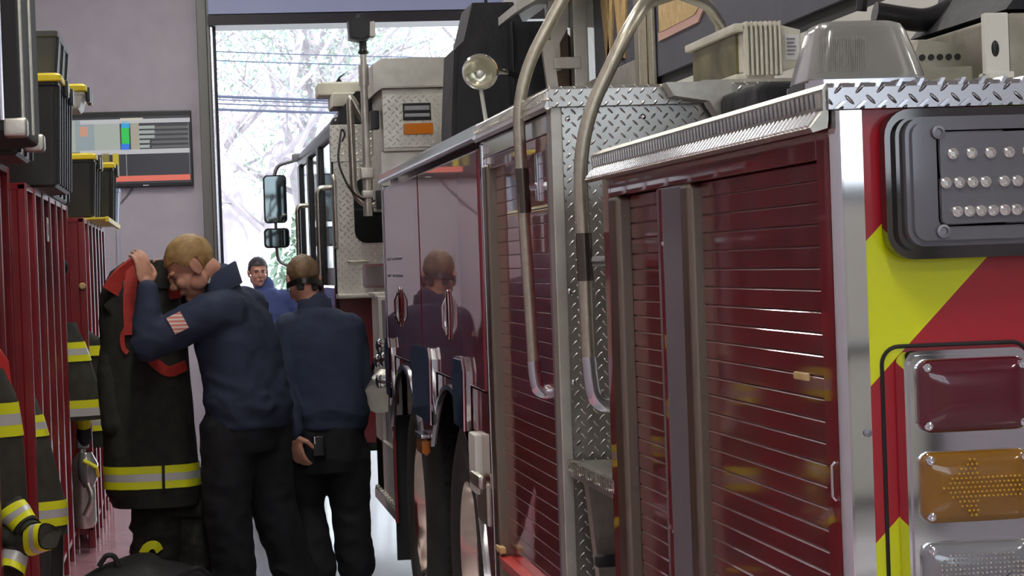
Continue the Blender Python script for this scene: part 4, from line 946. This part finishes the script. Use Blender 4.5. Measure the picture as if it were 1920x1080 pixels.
# ---- man bowed over the coat -----------------------------------------
Y = 11.0
P1 = thing('person', (.26, Y, 0), 'man with short fair hair in a navy pullover, bowed over a black coat', 'person')
fwd = V3((-.8, .6, 0)); rgt = V3((.6, .8, 0)); lft = -rgt
hc = V3((.022, 10.98, 1.628)); R1 = frame_of((-.82, -.04, -.55), (-.1, 0, 1)); HK = 1.2
shL, elL, wrL = V3((.10, 10.86, 1.405)), V3((-.19, 10.82, 1.275)), V3((-.185, 10.9, 1.545))
shR, elR, wrR = V3((.29, 11.2, 1.42)), V3((-.02, 11.33, 1.33)), V3((-.04, 11.19, 1.575))
b = MB(); head(b, hc, R1, HK)
limb(b, [hc+R1@V3((0, -.045, -.06)), V3((.15, 11.02, 1.54)), V3((.2, 11.03, 1.42))], [.06, .066, .075])
torso(b, [((.26, 11.03, .9), rgt, .15, fwd, .1), ((.25, 11.03, 1.1), rgt, .14, fwd, .09), ((.21, 11.03, 1.32), rgt, .17, fwd, .1), ((.18, 11.03, 1.44), rgt, .14, fwd, .08)])
limb(b, [shL, elL, wrL], [.045, .036, .028]); limb(b, [shR, elR, wrR], [.045, .036, .028])
hand(b, wrL+V3((-.005, .01, .0)), (-.12, .2, .95), (-.6, .75, .1), (.9, .5, 0), .62, 1.15)
hand(b, wrR, (-.75, -.25, .6), (-.3, -.7, -.6), (.3, -.6, .5), .6, 1.1)
hipL, knL, anL = V3((.19, 10.98, .88)), V3((.17, 10.96, .48)), V3((.18, 10.98, .09))
hipR, knR, anR = V3((.33, 11.1, .88)), V3((.37, 11.1, .48)), V3((.47, 11.14, .09))
limb(b, [hipL, knL, anL], [.075, .055, .04]); limb(b, [hipR, knR, anR], [.075, .055, .04])
bake(b, 'body', M['skin'], P1, .0052, 3)
head_bits(P1, hc, R1, HK, 'blond')
b = MB()
torso(b, [((.275, 11.04, .855), rgt, .225, fwd, .155), ((.275, 11.04, .95), rgt, .235, fwd, .17), ((.25, 11.04, 1.12), rgt, .225, fwd, .165), ((.225, 11.04, 1.27), rgt, .235, fwd, .165), ((.21, 11.04, 1.38), rgt, .23, fwd, .145), ((.195, 11.04, 1.45), rgt, .17, fwd, .12), ((.18, 11.035, 1.50), rgt, .1, fwd, .1)])
limb(b, [V3((.17, 11.03, 1.47)), V3((.155, 11.02, 1.555))], [.105, .088])
limb(b, [V3((.17, 10.93, 1.40)), shL, elL, wrL-V3((0, .01, .02))], [.12, .1, .082, .05]); limb(b, [V3((.26, 11.13, 1.41)), shR, elR, wrR-V3((0, 0, .03))], [.12, .1, .08, .05])
bake(b, 'pullover', M['navy'], P1, .009, 5, cloth_wr(.008, 3, .98))
# stand collar
cr = []
for z, r in ((1.50, .1), (1.60, .095), (1.605, .088), (1.5, .085)):
    c_ = V3((.168-(z-1.5)*.22, 11.02, z)); cr.append([c_+V3((math.cos(a)*r*.95, math.sin(a)*r, math.cos(a)*.045)) for a in [2*PI*k/28 for k in range(28)]])
MB().loft(cr, cap=False).build('collar', M['navy'], P1, smooth=60)
MB().loft([[c_+V3((math.cos(a)*r, math.sin(a)*r, math.cos(a)*.03)) for a in [2*PI*k/24 for k in range(24)]] for c_, r in ((V3((.12, 11.01, 1.555)), .075), (V3((.1, 11.0, 1.585)), .07), (V3((.1, 11.0, 1.585)), .06))], cap=False).build('undershirt', M['paper'], P1)
sleeve_patch(P1, shL, elL, .094, .40, .62, (-.1, -1, .35), 28)
b = MB()
torso(b, [((.275, 11.04, .93), rgt, .2, fwd, .145), ((.265, 11.04, .84), rgt, .215, fwd, .155), ((.26, 11.04, .74), rgt, .2, fwd, .15)])
limb(b, [hipL+V3((-.02, 0, -.04)), knL+V3((-.02, 0, 0)), anL+V3((0, 0, .0))], [.14, .112, .098]); limb(b, [hipR+V3((-.0, 0, -.04)), knR, anR], [.14, .11, .096])
bake(b, 'trousers', M['trouser'], P1, .01, 5, cloth_wr(.009, 9, .12))
def shoe(T, an, d, m='shoe'):
    d = V3(d).normalized(); R_ = frame_of(d); c_ = V3((an.x, an.y, 0))
    mb = MB(); mb.ball(c_+d*.07+V3((0, 0, .045)), .05, .135, .05, 18, R_); limb(mb, [c_+V3((0, 0, .06)), c_+V3((0, 0, .13))], [.052, .05])
    for v in mb.bm.verts: v.co.z = max(v.co.z, .012)
    sh = bake(mb, 'shoe', M[m], T, .007, 3)
    pts = [(c_+R_@V3((x, y, 0))) for x, y in [(.048*math.cos(a)*(1 if math.sin(a) > -.2 else .85), .07+.14*math.sin(a)) for a in [2*PI*k/24 for k in range(24)]]]
    MB().prism([(p.x, p.y) for p in pts], 2, 0.0, .022).build('shoe_sole', M['blackm'], sh)
shoe(P1, anL, (-.9, .3, 0)); shoe(P1, anR, (-.85, .5, 0))
# ---- the coat he holds -------------------------------------------------
pr = [(-.20, 11.22, 1.665, .10, .06), (-.21, 11.22, 1.62, .15, .10), (-.22, 11.22, 1.52, .185, .13), (-.22, 11.22, 1.38, .205, .15), (-.215, 11.22, 1.1, .215, .16), (-.21, 11.22, .85, .22, .165), (-.205, 11.22, .7, .225, .17), (-.2, 11.22, .56, .225, .17), (-.19, 11.22, .48, .2, .15)]
HC = coat('held_coat', 'long black turnout coat with red harness straps, held up by the bowed man', pr, [(.575, .685, ('strip_y', 'strip_s', 'strip_y'))], 'coat', .014, 11)
def on_coat(px, py, off=.012):
    Yf = 11.22-.165
    p = at(px, py, Yf-off); z = p.z; q = prof_at(pr, min(1.66, max(.49, z))); dx = max(-.97, min(.97, (p.x-q[0])/q[3]))
    yy = q[1]-q[4]*(1-abs(dx)**2.6)**(1/2.6); p = at(px, py, yy-off); return V3((p.x, yy-off, p.z))
def ribbon(name, px, w, m, T, th=.012, wd=(1, 0, .2)):
    pts = [on_coat(*q) for q in px]
    dense = fillet(pts, .04, 5) if len(pts) > 2 else pts
    return MB().strip(dense, wd, w, th).build(name, M[m], T, smooth=50)
ribbon('harness_strap', [(252, 500), (244, 545), (243, 580), (246, 628)], .062, 'webbing', HC, .03)
ribbon('harness_strap', [(262, 492), (225, 520), (208, 548)], .085, 'webbing', HC, .03, (.3, 0, 1))
ribbon('harness_strap', [(236, 615), (228, 632), (232, 655), (240, 662)], .022, 'webbing', HC, .014)
ribbon('harness_strap', [(263, 645), (285, 676), (315, 700), (348, 685)], .05, 'webbing', HC, .016, (0, 0, 1))
ribbon('harness_strap', [(318, 505), (325, 530), (330, 560)], .06, 'webbing', HC, .03)
ribbon('stripe_gap', [(306, 868), (307, 918)], .014, 'coat', HC, .02)
MB().loft(garment_rings([(-.17, 11.18, 1.53, .11, .10), (-.165, 11.18, 1.60, .115, .10), (-.15, 11.18, 1.665, .1, .085), (-.15, 11.18, 1.67, .08, .065), (-.15, 11.18, 1.60, .07, .05)], 30, .006, 4), cap=False).build('coat_collar', M['coat'], HC, smooth=60)
MB().prism([(-.40, 1.46), (-.33, 1.52), (-.30, 1.44), (-.34, 1.36)], 1, 11.1, 11.25, .01).build('shoulder_flap', M['coat'], HC)
sl_ = MB(); limb(sl_, [V3((-.33, 11.2, 1.38)), V3((-.375, 11.16, 1.12)), V3((-.37, 11.12, .88))], [.075, .07, .06])
bake(sl_, 'coat_sleeve', M['coat'], HC, .01, 4, cloth_wr(.006, 21))
MB().tube([on_coat(300, 492), on_coat(330, 505)], .012, 10).build('collar_clip', M['polish'], HC)
MB().tube([on_coat(231, 528), on_coat(236, 548), on_coat(240, 560)], .008, 8).build('zip_pull', M['steel'], HC)
bp = thing('bunker_trousers', (-.11, 11.3, 0), 'black turnout trousers pushed down over boots, below the held coat', 'trousers')
b = MB()
limb(b, [(-.17, 11.3, .52), (-.19, 11.3, .3), (-.2, 11.28, .1)], [.13, .12, .11]); limb(b, [(-.02, 11.34, .52), (-.0, 11.34, .3), (.01, 11.32, .1)], [.13, .12, .11])
torso(b, [((-.1, 11.32, .42), (1, 0, 0), .2, (0, 1, 0), .14), ((-.1, 11.32, .56), (1, 0, 0), .17, (0, 1, 0), .12)])
bake(b, 'trouser_cloth', M['coat'], bp, .011, 4, cloth_wr(.014, 33, .3))
lp = MB(); p_ = at(285, 1030, 11.16)
lp.strip(fillet([p_+V3((-.045, 0, -.02)), p_+V3((-.02, -.01, .02)), p_+V3((.02, -.01, .025)), p_+V3((.035, 0, -.01))], .02), (0, 0, 1), .04, .012); lp.build('boot_loop', M['strip_y'], bp)
for x, y in ((-.2, 11.28), (.01, 11.32)):
    MB().ball((x, y-.05, .05), .06, .13, .05, 16).build('boot_toe', M['rubber'], bp)
# ---- man seen from behind ------------------------------------------------
Y = 11.42
c0 = at(606, 600, Y)
P2 = thing('person', (c0.x, Y, 0), 'man in a navy fleece seen from behind, standing between the bowed man and the truck', 'person')
f2 = V3((.12, .99, 0)); r2_ = V3((.99, -.12, 0))
def a2(px, py, dy=0): return at(px, py, Y+dy)
hc2 = a2(568, 525, .08); R2 = frame_of((-.1, .97, -.2)); K2_ = 1.0
shl, ell, wrl = a2(545, 618, .0), a2(530, 720, -.06), a2(549, 815, -.17)
shr, elr, wrr = a2(655, 618, -.02), a2(672, 715, -.02), a2(668, 800, .1)
b = MB(); head(b, hc2, R2, K2_)
nk = a2(590, 572, .04)
limb(b, [hc2+R2@V3((0, -.03, -.06)), nk, a2(598, 600, .02)], [.058, .062, .075])
torso(b, [(a2(612, 830), r2_, .15, f2, .1), (a2(608, 700), r2_, .14, f2, .09), (a2(602, 620), r2_, .17, f2, .1), (a2(598, 590), r2_, .1, f2, .08)])
limb(b, [shl, ell, wrl], [.042, .034, .027]); limb(b, [shr, elr, wrr], [.042, .034, .027])
hand(b, wrl, (.22, -.05, -.97), (.6, .65, .1), (.9, -.4, .1), .55, 1.08)
hand(b, wrr, (-.3, .2, -.9), (-.9, .2, .1), (0, 1, 0), .5)
hl, kl, al = a2(572, 850), a2(572, 950, .05), a2(598, 1052, -.08)
hr, kr, ar = a2(652, 850), a2(657, 955, .03), a2(668, 1062, .02)
for h_, k_, q_ in ((hl, kl, al), (hr, kr, ar)): q_.z = .09; limb(b, [h_, k_, q_], [.07, .052, .04])
bake(b, 'body', M['skin'], P2, .0052, 3)
head_bits(P2, hc2, R2, K2_, 'brown', line_back=-.06)
hb_ = []
for k in range(19):
    a = math.radians(-120+240*k/18); hb_.append(hc2+R2@V3((math.sin(a)*.083, -.015-math.cos(a)*.101, -.035+.008*math.cos(a))))
MB().strip(hb_, R2@V3((0, 0, 1)), .028, .007).build('headset_band', M['black'], P2)
for s in (1,): MB().ball(hc2+R2@V3((s*.084, -.01, -.03)), .012, .028, .034, 14, R2).build('ear_cup', M['black'], P2)
MB().box(hc2.x-.035, hc2.x+.0, hc2.y-.115, hc2.y-.09, hc2.z-.05, hc2.z-.012, .008).build('headset_clasp', M['blackm'], P2)
MB().box(hc2.x+.035, hc2.x+.065, hc2.y-.1, hc2.y-.06, hc2.z-.055, hc2.z+.0, .01).build('headset_clasp', M['blackm'], P2)
b = MB()
torso(b, [(a2(618, 803), r2_, .185, f2, .15), (a2(616, 770), r2_, .2, f2, .16), (a2(610, 700), r2_, .205, f2, .155), (a2(605, 650), r2_, .215, f2, .15), (a2(602, 615), r2_, .2, f2, .13), (a2(600, 592), r2_, .15, f2, .11), (a2(598, 578), r2_, .09, f2, .09)])
limb(b, [nk-V3((0, 0, .04)), nk], [.088, .078])
limb(b, [shl+V3((.06, 0, 0)), shl, ell, wrl+V3((0, 0, .015))], [.1, .085, .07, .05]); limb(b, [shr-V3((.06, 0, 0)), shr, elr, wrr], [.1, .085, .07, .05])
bake(b, 'fleece_top', M['navy'], P2, .009, 5, cloth_wr(.006, 41, .86))
cr = []
for z, r in ((-.05, .092), (.03, .083), (.034, .075), (-.04, .072)): cr.append([nk+V3((math.cos(a)*r, math.sin(a)*r*.95, z)) for a in [2*PI*k/28 for k in range(28)]])
MB().loft(cr, cap=False).build('collar', M['navy'], P2, smooth=60)
sleeve_patch(P2, shl, ell, .078, .13, .33, (-.55, -.8, .1), 24)
b = MB()
torso(b, [(a2(616, 790), r2_, .175, f2, .14), (a2(612, 850), r2_, .19, f2, .15), (a2(610, 885), r2_, .175, f2, .14)])
limb(b, [hl, kl, al], [.115, .095, .085]); limb(b, [hr, kr, ar], [.115, .098, .088])
bake(b, 'trousers', M['trouser'], P2, .01, 5, cloth_wr(.008, 55, .15))
shoe(P2, al, (-.1, 1, 0)); shoe(P2, ar, (.2, 1, 0))
q_ = a2(597, 832, -.19)
rd = MB().box(q_.x-.03, q_.x+.03, q_.y-.02, q_.y+.03, q_.z-.06, q_.z+.04, .008).build('belt_radio', M['black'], P2)
MB().box(q_.x-.022, q_.x-.012, q_.y-.024, q_.y-.018, q_.z+.0, q_.z+.035, .002).build('radio_clip', M['chrome'], rd)
# ---- man in the doorway ----------------------------------------------------
Y = 19.2
def a3(px, py, dy=0): return at(px, py, Y+dy)
hc3 = a3(484, 510); hc3.z += .0
P3 = thing('person', (hc3.x+.03, Y, 0), 'dark haired man in a blue jacket out in the bright doorway', 'person')
R3 = frame_of((.12, -.98, -.05)); f3 = V3((.12, -.98, 0)); r3 = V3((.98, .12, 0))
sx = hc3.x+.05
b = MB(); head(b, hc3, R3, 1.0); limb(b, [hc3+V3((0, .03, -.07)), V3((sx, Y+.02, 1.42))], [.058, .07])
torso(b, [((sx, Y, .9), r3, .14, f3, .1), ((sx, Y, 1.2), r3, .14, f3, .1), ((sx, Y, 1.38), r3, .15, f3, .09)])
for s in (-1, 1):
    e_, w_ = V3((sx+s*.27, Y+.03, 1.1)), V3((sx+s*.25, Y-.06, .86))
    limb(b, [V3((sx+s*.19, Y, 1.36)), e_, w_], [.04, .034, .027]); hand(b, w_, (0, -.2, -1), (-s, 0, 0), (0, -1, 0), .4)
    limb(b, [V3((sx+s*.09, Y, .86)), V3((sx+s*.1, Y, .48)), V3((sx+s*.11, Y, .09))], [.07, .05, .04])
bake(b, 'body', M['skin'], P3, .006, 3)
head_bits(P3, hc3, R3, 1.0, 'dark')
b = MB()
torso(b, [((sx, Y, .8), r3, .19, f3, .14), ((sx, Y, 1.0), r3, .2, f3, .15), ((sx, Y, 1.25), r3, .21, f3, .15), ((sx, Y, 1.38), r3, .19, f3, .12), ((sx, Y, 1.44), r3, .1, f3, .09)])
limb(b, [V3((sx, Y+.02, 1.42)), V3((sx, Y+.02, 1.475))], [.09, .08])
for s in (-1, 1): limb(b, [V3((sx+s*.14, Y, 1.35)), V3((sx+s*.19, Y, 1.35)), V3((sx+s*.27, Y+.03, 1.1)), V3((sx+s*.25, Y-.055, .89))], [.09, .08, .065, .048])
bake(b, 'jacket', M['blue'], P3, .01, 5, cloth_wr(.006, 61))
b = MB(); torso(b, [((sx, Y, .84), r3, .18, f3, .13), ((sx, Y, .75), r3, .18, f3, .14)])
for s in (-1, 1): limb(b, [V3((sx+s*.09, Y, .82)), V3((sx+s*.1, Y, .48)), V3((sx+s*.11, Y, .09))], [.11, .09, .08])
bake(b, 'trousers', M['trouser'], P3, .012, 5, cloth_wr(.006, 71))
for s in (-1, 1): shoe(P3, V3((sx+s*.11, Y, .09)), (.1*s, -1, 0))
# ------------------------------------------------------------------ outdoors
struct('ground_outside', MB().box(-30, 40, WF+.3, 120, -.25, -.05), M['asphalt'])
struct('ground_behind', MB().box(-30, 40, -60, -7.7, -.25, -.05), M['asphalt'])
def tree(lab, x, y, h, seed, leafmat, nleaf, r0=.22, lean=0):
    rnd = random.Random(seed); T = thing('tree', (x, y, -.05), lab, 'tree', 'trees outside the open door')
    b = MB(); tips = []
    def branch(p, d, L, r, lev):
        pts = [p.copy()]; rs = [r]; n_ = 5
        for k in range(n_):
            d = (d+V3((rnd.uniform(-1, 1), rnd.uniform(-1, 1), rnd.uniform(-.5, .7)))*.2).normalized()
            pts.append(pts[-1]+d*L/n_); rs.append(r*(1-.55*(k+1)/n_))
        b.tube(pts, rs, 8 if lev < 2 else 5)
        if lev >= 2: tips.extend(pts[2:])
        if lev < 4:
            for k in range(3 if lev else 7):
                j = rnd.randint(1 if lev else 2, n_)
                a = rnd.uniform(0, 2*PI); el = rnd.uniform(-.1, .8)
                nd = (d*.5+V3((math.cos(a), math.sin(a), el))).normalized()
                branch(pts[j], nd, L*rnd.uniform(.45, .7), rs[j]*.62, lev+1)
    branch(V3((x, y, -.05)), V3((lean, 0, 1)).normalized(), h*.62, r0, 0)
    b.build('trunk', M['bark'], T)
    f_ = bmesh.new()
    for k in range(int(nleaf*1.3)):
        p = tips[rnd.randrange(len(tips))]+V3((rnd.gauss(0, .3), rnd.gauss(0, .3), rnd.gauss(0, .3))); s = rnd.uniform(.03, .085)
        u = V3((rnd.gauss(0, 1), rnd.gauss(0, 1), rnd.gauss(0, 1))).normalized(); w = u.orthogonal().normalized()
        f_.faces.new([f_.verts.new(p+u*s), f_.verts.new(p+w*s*.5), f_.verts.new(p-u*s), f_.verts.new(p-w*s*.5)])
    mb = MB(); mb.bm.free(); mb.bm = f_
    mb.build('foliage', M[leafmat], T, smooth=0)
tree('pale tree with a thick trunk just left of the mirror, seen through the door', 1.15, 44, 12, 3, 'leaf_p', 2600, .3)
tree('bare pale tree leaning right, its crown under the door head', .6, 40, 10, 5, 'leaf_c', 1800, .14, .25)
tree('blue green tree behind the truck mirror', 3.0, 48, 11, 8, 'leaf_g', 5200, .26, -.1)
tree('pale tree whose crown fills the gap above the truck cab', 4.6, 52, 13, 13, 'leaf_c', 2600, .3, -.15)
tree('pinkish tree showing low beside the left door jamb', 0.1, 56, 11, 21, 'leaf_p', 3200, .24, .15)
tree('pale tree showing between the floodlight pole and the black console', 6.6, 50, 13, 34, 'leaf_g', 1800, .26, -.1)
def bush(lab, x, y, w, h, seed, m):
    rnd = random.Random(seed); T = thing('shrub', (x, y, -.05), lab, 'shrub', 'shrubs outside the open door'); f_ = bmesh.new()
    for k in range(2200):
        a, e, q = rnd.uniform(0, 2*PI), rnd.uniform(0, PI/2), rnd.uniform(.6, 1)
        p = V3((x+w*q*math.cos(a)*math.cos(e), y+w*q*math.sin(a)*math.cos(e), -.05+h*q*math.sin(e))); s = rnd.uniform(.06, .14)
        u = V3((rnd.gauss(0, 1), rnd.gauss(0, 1), rnd.gauss(0, 1))).normalized(); v = u.orthogonal()
        f_.faces.new([f_.verts.new(p+u*s), f_.verts.new(p+v*s*.5), f_.verts.new(p-u*s), f_.verts.new(p-v*s*.5)])
    mb = MB(); mb.bm.free(); mb.bm = f_; mb.build('foliage', M[m], T, smooth=0)
    MB().tube([(x, y, -.05), (x, y, h*.6)], .05, 8).build('stem', M['bark'], T)
bush('rounded green shrub beyond the mirror', 2.7, 46, 1.3, 3.0, 4, 'leaf_g')
bush('low pink shrub past the road left of the doorway man', .9, 54, 1.6, 1.6, 6, 'leaf_p')
def wire(lab, py0, py1, r, Yw=30):
    p0, p1 = at(300, py0, Yw), at(1000, py1, Yw); d = p1-p0; p0, p1 = p0-d*1.2, p1+d*1.2
    pts = [p0.lerp(p1, k/24)+V3((0, 0, -.3*(1-(2*k/24-1)**2)+.26)) for k in range(25)]
    o = MB().tube(pts, r, 6).build('power_line', M['wire'], None); tag(o, lab, 'power line', 'power lines across the street')
wire('thin power line highest across the door opening', 90, 108, .007); wire('thin power line second from the top', 107, 124, .007)
wire('thick power cable, upper one of the bundle above the mirror', 174, 193, .02); wire('thin power cable in the middle of the bundle', 188, 205, .009); wire('thick power cable lowest of the bundle', 199, 214, .018); wire('cable just under the upper thick cable', 180, 198, .008)
# ------------------------------------------------------------------ light
W_ = bpy.data.worlds.new('sky'); bpy.context.scene.world = W_; W_.use_nodes = True
wn = W_.node_tree.nodes; wl = W_.node_tree.links
bgn = wn['Background']; bgn.inputs['Color'].default_value = (.8, .89, 1, 1); bgn.inputs['Strength'].default_value = 2.7
sd_ = bpy.data.lights.new('sun', 'SUN'); so = bpy.data.objects.new('sun', sd_); C.objects.link(so)
sd_.energy = 5; sd_.angle = .02; sd_.color = (1, .96, .9); so.rotation_euler = (math.radians(38), math.radians(12), 0)
sc_n = bpy.context.scene
sc_n.view_settings.view_transform = 'Standard'; sc_n.view_settings.look = 'None'; sc_n.view_settings.gamma = 1; sc_n.view_settings.use_curve_mapping = False
sc_n.view_settings.exposure = 0.12
sc_n.cycles.max_bounces = 8; sc_n.cycles.glossy_bounces = 5; sc_n.cycles.transmission_bounces = 6; sc_n.cycles.diffuse_bounces = 4
sc_n.cycles.sample_clamp_indirect = 8
sc_n.cycles.use_denoising = True
